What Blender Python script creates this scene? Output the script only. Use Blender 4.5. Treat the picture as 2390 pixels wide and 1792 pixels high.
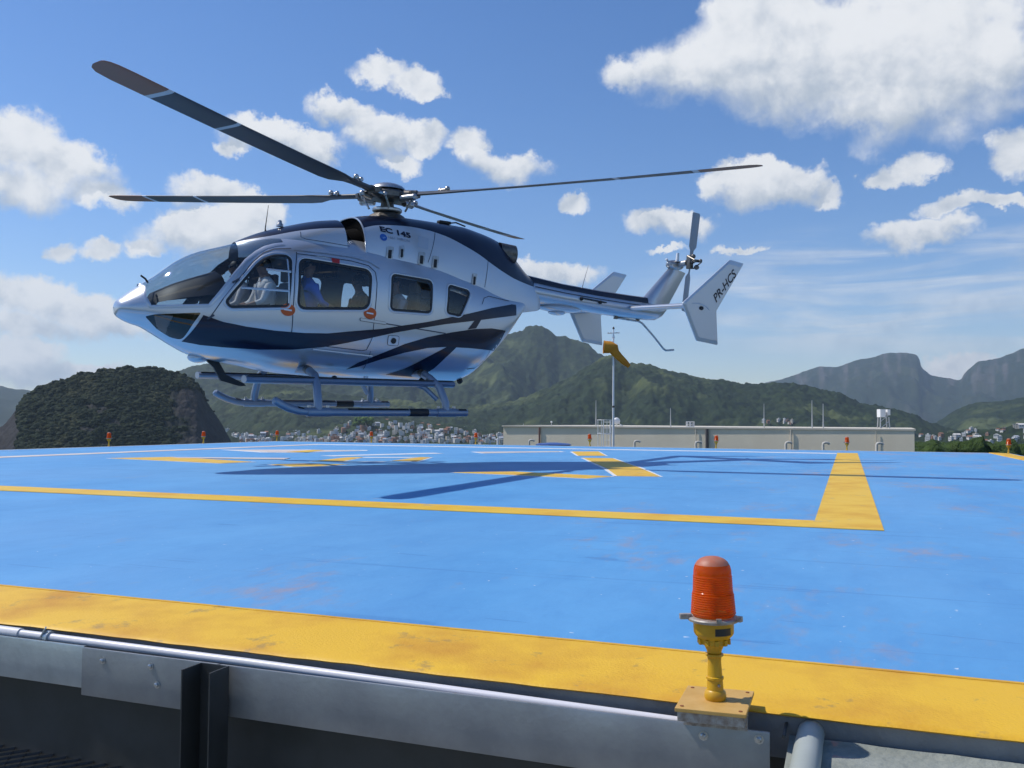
import bpy, bmesh, math, random
import numpy as np
from mathutils import Vector, Matrix, noise as mnoise

for _o in list(bpy.data.objects): bpy.data.objects.remove(_o)
scene = bpy.context.scene
COL = scene.collection
R = math.radians

# ------------------------------------------------------------------ camera
FPX, PITCH, ROLL, EYE = 2080.76, 0.04145, 0.00627, 0.665     # focal length in photo pixels, tilt, roll, eye height over the deck
cam = bpy.data.cameras.new('camera'); cam.sensor_fit = 'HORIZONTAL'; cam.sensor_width = 36
cam.lens = 36*FPX/2390; cam.clip_start = 0.05; cam.clip_end = 60000
camo = bpy.data.objects.new('camera', cam); COL.objects.link(camo); scene.camera = camo
_f = Vector((0, math.cos(PITCH), math.sin(PITCH))); _u = Vector((0, -math.sin(PITCH), math.cos(PITCH))); _x = Vector((1, 0, 0))
_rx = _x*math.cos(ROLL) + _u*math.sin(ROLL); _ry = -_x*math.sin(ROLL) + _u*math.cos(ROLL)
camo.matrix_world = Matrix(((_rx.x, _ry.x, -_f.x, 0), (_rx.y, _ry.y, -_f.y, 0), (_rx.z, _ry.z, -_f.z, EYE), (0, 0, 0, 1)))

def sight(px, py):
    """direction in which a far landmark is seen from the pad (surveyed from the photograph)"""
    a = (px-1195)/FPX; b = -(py-896)/FPX
    d = _rx*a + _ry*b + _f
    return d
def azel(px, py):
    d = sight(px, py); return math.atan2(d.x, d.y), math.atan2(d.z, math.hypot(d.x, d.y))

# ------------------------------------------------------------------ sun, exposure
SHADOW = Vector((0.725, -0.18, -1.0))            # how a metre of height throws its shadow
SUN_EL = math.atan(1/math.hypot(0.725, 0.18)); SUN_AZ = math.atan2(-0.725, 0.18)
sl = bpy.data.lights.new('sun', 'SUN'); sl.energy = 4.2; sl.angle = R(0.53); sl.color = (1.0, 0.95, 0.88)
so = bpy.data.objects.new('sun', sl); COL.objects.link(so); so.rotation_euler = SHADOW.to_track_quat('-Z', 'Y').to_euler(); so.location = (-20, 8, 40)
scene.view_settings.view_transform = 'Standard'; scene.view_settings.look = 'None'
scene.view_settings.exposure = 0.0; scene.view_settings.gamma = 1.0; scene.view_settings.use_curve_mapping = False
scene.cycles.adaptive_threshold = .02; scene.cycles.max_bounces = 6; scene.cycles.transparent_max_bounces = 16; scene.cycles.volume_bounces = 0
scene.cycles.caustics_reflective = False; scene.cycles.caustics_refractive = False

# ------------------------------------------------------------------ sky with fair-weather cumulus
world = bpy.data.worlds.new('World'); scene.world = world; world.use_nodes = True
wn = world.node_tree.nodes; wl = world.node_tree.links; wn.clear()
def N(t, **k):
    n = wn.new(t)
    for a, b in k.items(): setattr(n, a, b)
    return n
def put(node, i, v):
    if hasattr(v, 'is_output') or isinstance(v, bpy.types.NodeSocket): wl.new(v, node.inputs[i])
    else: node.inputs[i].default_value = v
def M(op, a, b=None, c=None, clamp=False):
    n = N('ShaderNodeMath', operation=op); n.use_clamp = clamp; put(n, 0, a)
    if b is not None: put(n, 1, b)
    if c is not None: put(n, 2, c)
    return n.outputs[0]
def VM(op, a, b=None, s=None):
    n = N('ShaderNodeVectorMath', operation=op); put(n, 0, a)
    if b is not None: put(n, 1, b)
    if s is not None: put(n, 3, s)
    return n.outputs['Value'] if op in ('DOT_PRODUCT', 'LENGTH') else n.outputs[0]
def NOISE(vec, scale, detail=4, rough=.55, dist=0.0, col=False):
    n = N('ShaderNodeTexNoise'); put(n, 'Vector', vec); n.inputs['Scale'].default_value = scale; n.inputs['Detail'].default_value = detail
    n.inputs['Roughness'].default_value = rough; n.inputs['Distortion'].default_value = dist
    return n.outputs['Color'] if col else n.outputs[0]
def MR(v, a, b, c=0.0, d=1.0, smooth=True):
    n = N('ShaderNodeMapRange'); n.interpolation_type = 'SMOOTHSTEP' if smooth else 'LINEAR'
    put(n, 0, v); n.inputs[1].default_value = a; n.inputs[2].default_value = b; n.inputs[3].default_value = c; n.inputs[4].default_value = d
    return n.outputs[0]
SKY_STRENGTH = 0.11
sky = N('ShaderNodeTexSky', sky_type='NISHITA'); sky.sun_disc = False
sky.sun_elevation = SUN_EL; sky.sun_rotation = SUN_AZ; sky.altitude = 50; sky.air_density = 1.0; sky.dust_density = 0.15; sky.ozone_density = 1.2
tc = N('ShaderNodeTexCoord'); DIR = VM('NORMALIZE', tc.outputs['Generated'])
sp = N('ShaderNodeSeparateXYZ'); wl.new(DIR, sp.inputs[0])
AZ = M('ARCTAN2', sp.outputs[0], sp.outputs[1]); EL = M('ARCSINE', sp.outputs[2])
cb = N('ShaderNodeCombineXYZ'); put(cb, 0, AZ); put(cb, 1, EL)
P0 = cb.outputs[0]
warp = VM('SCALE', VM('SUBTRACT', NOISE(DIR, 13.0, 7, .66, 0, True), (.5, .5, .5)), s=0.075)
P1 = VM('ADD', P0, warp)
# each cumulus: where it stands in the sky and how far it spreads (photo survey: centre, half width, half height)
CLOUDS = [(1850,120,330,120),(2160,150,290,150),(1640,165,190,80),(2050,262,170,46),(1470,178,75,38),(2340,140,120,85),(1790,25,170,70),(1930,215,270,62),
 (880,150,72,32),(975,185,70,34),(1010,205,45,26),
 (800,262,75,42),(880,318,95,48),(925,375,62,30),(985,330,70,36),(1110,340,52,42),(1180,390,95,42),
 (620,318,100,38),(715,338,85,36),(545,345,38,24),
 (40,345,95,70),(150,398,120,62),(40,440,110,55),(235,455,75,38),
 (490,455,105,42),(600,490,80,48),(430,520,70,40),(480,555,150,48),(560,530,100,45),(350,575,48,24),
 (150,588,34,28),(240,578,48,26),
 (40,690,110,55),(170,715,130,50),(60,760,140,34),(230,752,120,30),(40,850,95,72),(130,880,60,36),(190,865,95,22),
 (1690,408,45,40),(1760,428,80,52),(1860,432,80,44),(1935,452,52,30),
 (1520,520,62,34),(1590,525,85,38),(2060,405,34,22),(2120,392,72,30),(2385,352,50,52),(2220,478,72,24),(2150,545,105,36),(2330,470,90,16),
 (1310,640,95,34),(1720,582,50,11),(1345,472,38,20),(1560,585,50,11),(2240,862,95,30),]
blob = None; hsum = None; wsum = None
for (cx, cy, rx, ry) in CLOUDS:
    a, e = azel(cx, cy)
    q = VM('MULTIPLY', VM('SUBTRACT', P1, (a, e, 0)), (FPX/rx/1.14, FPX/ry/1.14, 0))
    v = M('SUBTRACT', 1.0, VM('DOT_PRODUCT', q, q))
    blob = v if blob is None else M('SMOOTH_MAX', blob, v, 0.28)
    if rx*ry > 3000:
        w = M('MAXIMUM', v, 0.0); hy = M('MULTIPLY', w, VM('DOT_PRODUCT', q, (0, 1, 0)))
        hsum = hy if hsum is None else M('ADD', hsum, hy); wsum = w if wsum is None else M('ADD', wsum, w)
blob = M('MAXIMUM', blob, -1.2)
# elsewhere in the sky the same kind of cloud goes on, scattered at random
inframe = M('MULTIPLY', MR(M('ABSOLUTE', AZ), .52, .66, 1, 0), MR(EL, .46, .58, 1, 0))
rnd = MR(NOISE(VM('MULTIPLY', DIR, (1, 1, 2.2)), 3.2, 3, .5), .46, .70, -1.2, .75, False)
field = M('ADD', M('MULTIPLY', blob, inframe), M('MULTIPLY', rnd, M('SUBTRACT', 1.0, inframe)))
height = M('DIVIDE', hsum, M('ADD', wsum, .15))
def puff(off, det=7):
    d = VM('ADD', DIR, off) if off else DIR
    f = NOISE(d, 22.0, det, .56, .25); g = NOISE(d, 10.0, 2, .5)
    return M('ADD', M('MULTIPLY', M('SUBTRACT', f, .5), 2.3), M('MULTIPLY', M('SUBTRACT', g, .5), 1.5))
pf = puff(None, 6); pf2 = puff((-.012, .003, .018), 4)
dens = M('ADD', M('MULTIPLY', field, 1.5), M('MULTIPLY', pf, .75))
alpha = MR(M('DIVIDE', dens, MR(height, -.6, .4, 1.6, .85)), 0, 1)
# light: puffs turned to the sun are white, their undersides and deep middles are grey
relief = M('MULTIPLY', M('SUBTRACT', pf, pf2), .26)
under = MR(M('SUBTRACT', dens, .3), .5, 2.4, 0, .16)
base = MR(M('ADD', height, M('MULTIPLY', relief, .8)), -.6, .35, -.30, .06)
lum = M('ADD', M('SUBTRACT', M('ADD', .90, relief), under), base); lum = M('MINIMUM', M('MAXIMUM', lum, .5), 1.02)
ccol = N('ShaderNodeMix', data_type='RGBA'); put(ccol, 'Factor', MR(lum, .5, 1.0)); ccol.inputs[6].default_value = (.47, .54, .64, 1); ccol.inputs[7].default_value = (.86, .88, .91, 1)
cmul = VM('SCALE', ccol.outputs[2], s=1.0/SKY_STRENGTH)
# thin high streaks low on the right
strk = NOISE(VM('MULTIPLY', P0, (2.6, 26, 1)), 1.5, 5, .6, .6)
a0, e0 = azel(2180, 680)
qs = VM('MULTIPLY', VM('SUBTRACT', P0, (a0, e0, 0)), (1/.36, 1/.085, 0)); env = MR(VM('DOT_PRODUCT', qs, qs), .1, 1.0, 1, 0)
veil = M('MULTIPLY', MR(strk, .34, .66), M('MULTIPLY', env, .62))
a1 = M('MAXIMUM', alpha, veil)
sg = N('ShaderNodeHueSaturation'); sg.inputs['Saturation'].default_value = 1.25; sg.inputs['Value'].default_value = 1.15; wl.new(sky.outputs[0], sg.inputs['Color'])
mixs = N('ShaderNodeMix', data_type='RGBA'); put(mixs, 'Factor', a1); tint = VM('MULTIPLY', sg.outputs[0], (.885, .905, 1.065)); wl.new(tint, mixs.inputs[6]); wl.new(cmul, mixs.inputs[7])
bg = N('ShaderNodeBackground'); bg.inputs[1].default_value = SKY_STRENGTH; wl.new(mixs.outputs[2], bg.inputs[0])
wo = N('ShaderNodeOutputWorld'); wl.new(bg.outputs[0], wo.inputs[0])
world.cycles.sampling_method = 'MANUAL'; world.cycles.sample_map_resolution = 512

# ------------------------------------------------------------------ materials
def mat(name, col, rough=.5, metal=0.0, var=None, scale=6.0, bump=0.0, bscale=40.0, coat=0.0, spec=.5, stretch=None, trans=0.0, detail=5, coords='Object', vlo=.35, vhi=.65):
    m = bpy.data.materials.new(name); m.use_nodes = True; nt = m.node_tree; b = nt.nodes['Principled BSDF']
    b.inputs['Base Color'].default_value = (*col, 1); b.inputs['Roughness'].default_value = rough; b.inputs['Metallic'].default_value = metal
    b.inputs['Coat Weight'].default_value = coat; b.inputs['Coat Roughness'].default_value = .05; b.inputs['Specular IOR Level'].default_value = spec
    b.inputs['Transmission Weight'].default_value = trans
    t = nt.nodes.new('ShaderNodeTexCoord'); vec = t.outputs[coords]
    if stretch:
        mp = nt.nodes.new('ShaderNodeMapping'); mp.inputs['Scale'].default_value = stretch; nt.links.new(vec, mp.inputs[0]); vec = mp.outputs[0]
    if var:
        n = nt.nodes.new('ShaderNodeTexNoise'); n.inputs['Scale'].default_value = scale; n.inputs['Detail'].default_value = detail; n.inputs['Roughness'].default_value = .6; nt.links.new(vec, n.inputs[0])
        r = nt.nodes.new('ShaderNodeMapRange'); r.inputs[1].default_value = vlo; r.inputs[2].default_value = vhi; nt.links.new(n.outputs[0], r.inputs[0])
        x = nt.nodes.new('ShaderNodeMix'); x.data_type = 'RGBA'; x.inputs[6].default_value = (*col, 1); x.inputs[7].default_value = (*var, 1)
        nt.links.new(r.outputs[0], x.inputs[0]); nt.links.new(x.outputs[2], b.inputs['Base Color'])
        r2 = nt.nodes.new('ShaderNodeMapRange'); r2.inputs[1].default_value = .3; r2.inputs[2].default_value = .7; r2.inputs[3].default_value = max(.02, rough-.07); r2.inputs[4].default_value = min(1, rough+.07)
        nt.links.new(n.outputs[0], r2.inputs[0]); nt.links.new(r2.outputs[0], b.inputs['Roughness'])
    if bump:
        n = nt.nodes.new('ShaderNodeTexNoise'); n.inputs['Scale'].default_value = bscale; n.inputs['Detail'].default_value = 4; nt.links.new(vec, n.inputs[0])
        bp = nt.nodes.new('ShaderNodeBump'); bp.inputs['Strength'].default_value = bump; bp.inputs['Distance'].default_value = .02; nt.links.new(n.outputs[0], bp.inputs['Height']); nt.links.new(bp.outputs[0], b.inputs['Normal'])
    return m
def glassmat(name, tint=(.62, .66, .66), ior=1.5, gl=(1, 1, 1), rough=.01):
    m = bpy.data.materials.new(name); m.use_nodes = True; nt = m.node_tree; nt.nodes.clear()
    o = nt.nodes.new('ShaderNodeOutputMaterial'); a = nt.nodes.new('ShaderNodeBsdfTransparent'); a.inputs[0].default_value = (*tint, 1)
    g = nt.nodes.new('ShaderNodeBsdfGlossy'); g.inputs['Color'].default_value = (*gl, 1); g.inputs['Roughness'].default_value = rough
    lw = nt.nodes.new('ShaderNodeLayerWeight'); lw.inputs[0].default_value = .5; pw_ = nt.nodes.new('ShaderNodeMath'); pw_.operation = 'POWER'; pw_.inputs[1].default_value = 5.0; nt.links.new(lw.outputs['Facing'], pw_.inputs[0])
    f = nt.nodes.new('ShaderNodeMath'); f.operation = 'MULTIPLY_ADD'; r0 = ((ior-1)/(ior+1))**2*1.6; f.inputs[1].default_value = 1-r0; f.inputs[2].default_value = r0; nt.links.new(pw_.outputs[0], f.inputs[0]); x = nt.nodes.new('ShaderNodeMixShader')   # thin sheet: both faces reflect
    nt.links.new(f.outputs[0], x.inputs[0]); nt.links.new(a.outputs[0], x.inputs[1]); nt.links.new(g.outputs[0], x.inputs[2]); nt.links.new(x.outputs[0], o.inputs[0])
    return m

# ------------------------------------------------------------------ mesh helpers
class MB:
    def __init__(s): s.v = []; s.f = []; s.m = []
    def add(s, vs, fs, mi=0):
        o = len(s.v); s.v += [tuple(map(float, p)) for p in vs]
        for f in fs: s.f.append(tuple(o+i for i in f)); s.m.append(mi)
        return s
    def box(s, c, d, mi=0, rot=None, ch=0.0):
        x, y, z = [q/2 for q in d]; vs = []
        if ch <= 0:
            P = [(-x,-y,-z),(x,-y,-z),(x,y,-z),(-x,y,-z),(-x,-y,z),(x,-y,z),(x,y,z),(-x,y,z)]
            F = [(0,3,2,1),(4,5,6,7),(0,1,5,4),(1,2,6,5),(2,3,7,6),(3,0,4,7)]
        else:
            bm = bmesh.new(); bmesh.ops.create_cube(bm, size=1.0)
            for v in bm.verts: v.co = Vector((v.co.x*2*x, v.co.y*2*y, v.co.z*2*z))
            bmesh.ops.bevel(bm, geom=bm.edges[:], offset=ch, segments=2, profile=.6, affect='EDGES')
            bm.verts.index_update(); P = [tuple(v.co) for v in bm.verts]; F = [tuple(v.index for v in f.verts) for f in bm.faces]; bm.free()
        for p in P:
            q = Vector(p)
            if rot is not None: q = rot @ q
            vs.append((q.x+c[0], q.y+c[1], q.z+c[2]))
        return s.add(vs, F, mi)
    def tube(s, path, r, n=10, mi=0, cap=True, r2=None):
        P = [Vector(p) for p in path]; L = len(P); rs = r if isinstance(r, (list, tuple)) else [r]*L
        vs = []; up = None
        for i, p in enumerate(P):
            t = (P[min(i+1, L-1)] - P[max(i-1, 0)]).normalized()
            if up is None:
                up = Vector((0, 0, 1)) if abs(t.z) < .9 else Vector((1, 0, 0))
            a = t.cross(up).normalized(); up = a.cross(t).normalized()
            for k in range(n):
                w = 2*math.pi*k/n; q = p + (a*math.cos(w) + up*math.sin(w))*rs[i]; vs.append(tuple(q))
        fs = [(i*n+k, i*n+(k+1) % n, (i+1)*n+(k+1) % n, (i+1)*n+k) for i in range(L-1) for k in range(n)]
        if cap: fs += [tuple(range(n-1, -1, -1)), tuple((L-1)*n+k for k in range(n))]
        return s.add(vs, fs, mi)
    def lathe(s, prof, c=(0, 0, 0), n=24, mi=0, axis='z', cap=True):
        vs = []
        for r, z in prof:
            for k in range(n):
                w = 2*math.pi*k/n; x, y = r*math.cos(w), r*math.sin(w)
                p = (x, y, z) if axis == 'z' else ((x, z, y) if axis == 'y' else (z, x, y))
                vs.append((p[0]+c[0], p[1]+c[1], p[2]+c[2]))
        L = len(prof); fs = [(i*n+k, i*n+(k+1) % n, (i+1)*n+(k+1) % n, (i+1)*n+k) for i in range(L-1) for k in range(n)]
        if cap: fs += [tuple(range(n-1, -1, -1)), tuple((L-1)*n+k for k in range(n))]
        return s.add(vs, fs, mi)
    def grid(s, rows, mi=0, closed=False, mfn=None):
        nr, nc = len(rows), len(rows[0]); o = len(s.v)
        for r in rows: s.v += [tuple(map(float, p)) for p in r]
        for i in range(nr-1):
            for j in range(nc if closed else nc-1):
                k = (j+1) % nc
                s.f.append((o+i*nc+j, o+i*nc+k, o+(i+1)*nc+k, o+(i+1)*nc+j)); s.m.append(mfn(i, j) if mfn else mi)
        return s
    def prism(s, poly, fa, fb, mi=0):
        n = len(poly); vs = [fa(p) for p in poly] + [fb(p) for p in poly]
        fs = [tuple(range(n)), tuple(range(2*n-1, n-1, -1))] + [(i, (i+1) % n, n+(i+1) % n, n+i) for i in range(n)]
        return s.add(vs, fs, mi)
    def sphere(s, c, r, n=10, m=7, mi=0, sc=(1, 1, 1)):
        prof = [(max(1e-4, math.sin(math.pi*i/m))*r, -math.cos(math.pi*i/m)*r) for i in range(m+1)]
        o = len(s.v); s.lathe(prof, (0, 0, 0), n, mi)
        for i in range(o, len(s.v)):
            p = s.v[i]; s.v[i] = (p[0]*sc[0]+c[0], p[1]*sc[1]+c[1], p[2]*sc[2]+c[2])
        return s
    def data(s, name, mats, smooth=False, angle=38):
        me = bpy.data.meshes.new(name); me.from_pydata(s.v, [], s.f)
        for m in (mats if isinstance(mats, (list, tuple)) else [mats]): me.materials.append(m)
        if any(s.m): me.polygons.foreach_set('material_index', s.m)
        me.validate(); me.update()
        bm = bmesh.new(); bm.from_mesh(me); bmesh.ops.recalc_face_normals(bm, faces=bm.faces); bm.to_mesh(me); bm.free()
        if smooth:
            me.shade_smooth()
            if angle: me.set_sharp_from_angle(angle=R(angle))
        return me
    def build(s, name, mats, parent=None, smooth=False, angle=38):
        o = bpy.data.objects.new(name, s.data(name, mats, smooth, angle)); COL.objects.link(o)
        if parent: o.parent = parent
        return o
def tag(o, label=None, cat=None, group=None, kind=None):
    if label: o['label'] = label
    if cat: o['category'] = cat
    if group: o['group'] = group
    if kind: o['kind'] = kind
    return o
def empty(name, mw=None, loc=None):
    o = bpy.data.objects.new(name, None); COL.objects.link(o); o.empty_display_size = .2
    if mw is not None: o.matrix_world = mw
    if loc is not None: o.location = loc
    return o
def copy_tree(o, parent=None):
    c = o.copy(); COL.objects.link(c); c.parent = parent
    for ch in [k for k in o.children]: copy_tree(ch, c)
    return c
def kids(o, name, mb, mats, smooth=False, angle=38): return mb.build(name, mats, o, smooth, angle)
def inpoly(poly, x, y):
    x = np.asarray(x); y = np.asarray(y); r = np.zeros(x.shape, bool); n = len(poly)
    for i in range(n):
        x1, y1 = poly[i]; x2, y2 = poly[(i+1) % n]
        c = ((y1 > y) != (y2 > y))
        with np.errstate(divide='ignore', invalid='ignore'): xi = (x2-x1)*(y-y1)/((y2-y1) if y2 != y1 else 1e-12)+x1
        r ^= c & (x < xi)
    return r
def roundpoly(pts, rad, n=5):
    out = []; L = len(pts)
    for i in range(L):
        p0, p1, p2 = Vector((*pts[i-1], 0)), Vector((*pts[i], 0)), Vector((*pts[(i+1) % L], 0))
        a = (p0-p1); b = (p2-p1); r = min(rad, a.length*.45, b.length*.45); a = p1+a.normalized()*r; b = p1+b.normalized()*r
        for k in range(n+1):
            t = k/n; q = a*(1-t)**2 + p1*2*t*(1-t) + b*t*t; out.append((q.x, q.y))
    return out
def densify(pts, step, closed=True):
    out = []; L = len(pts)
    for i in range(L if closed else L-1):
        a, b = pts[i], pts[(i+1) % L]; d = math.dist(a, b); k = max(1, int(math.ceil(d/step)))
        for j in range(k): out.append((a[0]+(b[0]-a[0])*j/k, a[1]+(b[1]-a[1])*j/k))
    if not closed: out.append(tuple(pts[-1]))
    return out
def clipcell(poly, x0, x1, y0, y1):
    def cl(P, f, g):
        o = []
        for i in range(len(P)):
            a, b = P[i-1], P[i]; fa, fb = f(a), f(b)
            if (fa >= 0) != (fb >= 0): t = fa/(fa-fb); o.append((a[0]+(b[0]-a[0])*t, a[1]+(b[1]-a[1])*t))
            if fb >= 0: o.append(b)
        return o
    for f in (lambda p: p[0]-x0, lambda p: x1-p[0], lambda p: p[1]-y0, lambda p: y1-p[1]):
        poly = cl(poly, f, None)
        if len(poly) < 3: return []
    return poly
def textmesh(txt, bold=0.0):
    cu = bpy.data.curves.new('t', 'FONT'); cu.body = txt; cu.size = 1; cu.offset = bold; cu.resolution_u = 3
    o = bpy.data.objects.new('t', cu); COL.objects.link(o); dg = bpy.context.evaluated_depsgraph_get(); me = o.evaluated_get(dg).to_mesh()
    V = np.array([v.co[:2] for v in me.vertices]); F = [tuple(p.vertices) for p in me.polygons]
    bpy.data.objects.remove(o); bpy.data.curves.remove(cu)
    V -= V.min(0); asp = V[:, 0].max()/V[:, 1].max(); V /= V.max(0)
    return V, F, asp
def pchip(xs, ys):
    xs = np.array(xs, float); ys = np.array(ys, float); o = np.argsort(xs); xs = xs[o]; ys = ys[o]
    h = np.diff(xs); d = np.diff(ys)/h; m = np.zeros(len(xs)); m[0] = d[0]; m[-1] = d[-1]
    for i in range(1, len(xs)-1):
        if d[i-1]*d[i] > 0:
            w1 = 2*h[i]+h[i-1]; w2 = h[i]+2*h[i-1]; m[i] = (w1+w2)/(w1/d[i-1]+w2/d[i])
    def f(x):
        x = np.clip(x, xs[0], xs[-1]); i = np.clip(np.searchsorted(xs, x)-1, 0, len(xs)-2)
        t = (x-xs[i])/h[i]; t2 = t*t; t3 = t2*t
        return (2*t3-3*t2+1)*ys[i]+(t3-2*t2+t)*h[i]*m[i]+(-2*t3+3*t2)*ys[i+1]+(t3-t2)*h[i]*m[i+1]
    return f
def fbm(x, y, z=0.0, octaves=4, H=.9): return mnoise.fractal(Vector((x, y, z)), H, 2.0, octaves)
rng = random.Random(7)

# ================================================================== SETTING: ground, hills, houses, haze
GROUND_Z = -70.0
def veg(name, a, b, c, rock=(.16, .14, .12), scale=.012, fine=.09):
    m = bpy.data.materials.new(name); m.use_nodes = True; nt = m.node_tree; bs = nt.nodes['Principled BSDF']; bs.inputs['Roughness'].default_value = .9; bs.inputs['Specular IOR Level'].default_value = .15
    t = nt.nodes.new('ShaderNodeTexCoord')
    def nz(s, d, r=.6):
        n = nt.nodes.new('ShaderNodeTexNoise'); n.inputs['Scale'].default_value = s; n.inputs['Detail'].default_value = d; n.inputs['Roughness'].default_value = r; nt.links.new(t.outputs['Object'], n.inputs[0]); return n.outputs[0]
    def mr(v, lo, hi):
        n = nt.nodes.new('ShaderNodeMapRange'); n.inputs[1].default_value = lo; n.inputs[2].default_value = hi; nt.links.new(v, n.inputs[0]); return n.outputs[0]
    def mx(f, p, q):
        n = nt.nodes.new('ShaderNodeMix'); n.data_type = 'RGBA'; nt.links.new(f, n.inputs[0])
        for i, v in ((6, p), (7, q)):
            if isinstance(v, tuple): n.inputs[i].default_value = (*v, 1)
            else: nt.links.new(v, n.inputs[i])
        return n.outputs[2]
    c1 = mx(mr(nz(fine, 4), .35, .65), a, b); c2 = mx(mr(nz(scale, 6), .54, .66), c1, c)
    at = nt.nodes.new('ShaderNodeAttribute'); at.attribute_name = 'rock'
    rk = mx(mr(nz(fine*.6, 6, .7), .3, .7), rock, tuple(q*.55 for q in rock))
    c3 = mx(at.outputs['Fac'], c2, rk); nt.links.new(c3, bs.inputs['Base Color'])
    bp = nt.nodes.new('ShaderNodeBump'); bp.inputs['Strength'].default_value = .7; bp.inputs['Distance'].default_value = 2.5; nt.links.new(nz(fine*2.2, 4), bp.inputs['Height']); nt.links.new(bp.outputs[0], bs.inputs['Normal'])
    return m
def layer(name, prof, D, df, ncol, nrow, spur, tree, m, rock=None, zf=GROUND_Z, pw=1.25, spl=9.0, seed=0.0, treesize=14.0, back=.22, gully=0.0):
    pts = [azel(*p) for p in prof]; A = [p[0] for p in pts]; E = [math.tan(p[1]) for p in pts]
    f = pchip(A, E); az = np.linspace(A[0], A[-1], ncol); te = f(az)
    ts = np.concatenate([np.linspace(0, 1, nrow), np.linspace(1, 1.35, max(4, nrow//6))[1:]])
    G = np.zeros((len(ts), ncol, 3)); RK = np.zeros((len(ts), ncol)); S = D/spl
    for j, a in enumerate(az):
        zr = EYE + D*te[j]; h = max(zr-zf, 4.0); ca, sa = math.cos(a), math.sin(a)
        for i, t in enumerate(ts):
            if t <= 1: r = D*(1-df*(1-t)); z = zf + (zr-zf)*(t**pw)
            else: r = D*(1+df*(t-1)*1.5); z = zr - (zr-zf)*(t-1)*back*4
            x, y = r*sa, r*ca
            w = math.sin(math.pi*min(t, 1.0))*(1.0 if t <= 1 else 0)
            if spur and w > .01:
                n = 1-abs(fbm(x/S+seed, y/S*.35, seed, 4))*2.0
                z += spur*h*w*(n-.45)
                if gully: z -= gully*h*w*abs(fbm(x/S*4.3+seed, y/S*1.6, seed+2, 4))
            k = fbm(x/treesize, y/treesize, seed, 4, .7)
            z += tree*(k+.15)*(1 if t < 1 else .7)
            if t <= 1:                                   # nothing in front of the crest may stand above it
                lim = EYE + r*te[j]
                if z > lim and t < .97: z = lim - (z-lim)*.2 - 1.0
            G[i, j] = (x, y, z)
            if rock: RK[i, j] = rock(a, t, x, y, z)
    mb = MB(); mb.grid([[tuple(p) for p in row] for row in G])
    me = bpy.data.meshes.new(name); me.from_pydata(mb.v, [], mb.f); me.materials.append(m); me.update()
    at = me.attributes.new('rock', 'FLOAT', 'POINT'); at.data.foreach_set('value', RK.reshape(-1).astype(np.float32))
    me.shade_smooth(); o = bpy.data.objects.new(name, me); COL.objects.link(o); o['kind'] = 'structure'
    return o, G, RK
def topx(P):
    d = P-np.array([0, 0, EYE]); rx = d@np.array(_rx); ry = d@np.array(_ry); rf = d@np.array(_f)
    return 1195+FPX*rx/rf, 896-FPX*ry/rf
g = MB(); S_ = 26000; g.add([(-S_, -S_, GROUND_Z), (S_, -S_, GROUND_Z), (S_, S_, GROUND_Z), (-S_, S_, GROUND_Z)], [(0, 1, 2, 3)])
tag(g.build('ground', veg('ground_green', (.03, .05, .018), (.05, .07, .03), (.10, .10, .07))), kind='structure')

V_far = veg('forest_far', (.011, .020, .010), (.018, .029, .013), (.028, .038, .017), rock=(.10, .09, .083), scale=.004, fine=.02)
V_mid = veg('forest_slope', (.007, .015, .007), (.027, .044, .015), (.085, .105, .038), scale=.006, fine=.045)  # grass and forest tones; dark patches also paint in cloud shadows
V_near = veg('forest_rock_hill', (.012, .022, .009), (.022, .035, .014), (.03, .04, .02), rock=(.042, .040, .042), scale=.012, fine=.12)

layer('mountain_left_far', [(-900, 950), (-500, 905), (-200, 893), (0, 899), (25, 907), (79, 912), (160, 925), (300, 955), (450, 990)], 5200, .35, 160, 30, .16, 6, V_far, seed=3.1, treesize=40)
def rk_gavea(a, t, x, y, z):
    n = fbm(a*130, t*2.2, 3.0, 4)
    return min(1, max(0, (t-.45)*3.0*(n-.02)*1.6))
layer('mountain_table_rock', [(1600, 975), (1700, 930), (1762, 899), (1809, 889), (1850, 877), (1884, 864), (1918, 855), (1928, 856), (1956, 855), (1996, 841), (2037, 834.6), (2068, 825), (2090, 823.7), (2137, 827.7), (2146, 839), (2149, 853), (2162, 867), (2177, 876.7), (2215, 883), (2236.5, 887.6), (2243, 886), (2249, 875), (2268, 855), (2286, 844), (2324, 837.7), (2355, 827), (2390, 813), (2480, 792), (2650, 800), (2900, 880), (3100, 960)], 7000, .28, 420, 60, .15, 7, V_far, rk_gavea, seed=8.2, treesize=60, pw=1.0, gully=.12)
layer('mountain_peak', [(150, 990), (300, 915), (405, 869), (427, 864), (446, 855), (520, 846), (600, 838), (700, 838), (800, 828), (900, 822), (1000, 812), (1100, 798), (1190, 780), (1217.5, 771.7), (1234, 761), (1248, 759), (1268, 763.6), (1290, 777), (1304, 787), (1317, 785), (1339, 793.4), (1371, 802), (1389, 817), (1400, 826), (1420, 833), (1480, 860), (1560, 900), (1700, 970)], 3300, .33, 420, 120, .20, 6.5, V_mid, seed=1.7, treesize=17, pw=1.15, spl=7, gully=.10)
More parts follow.
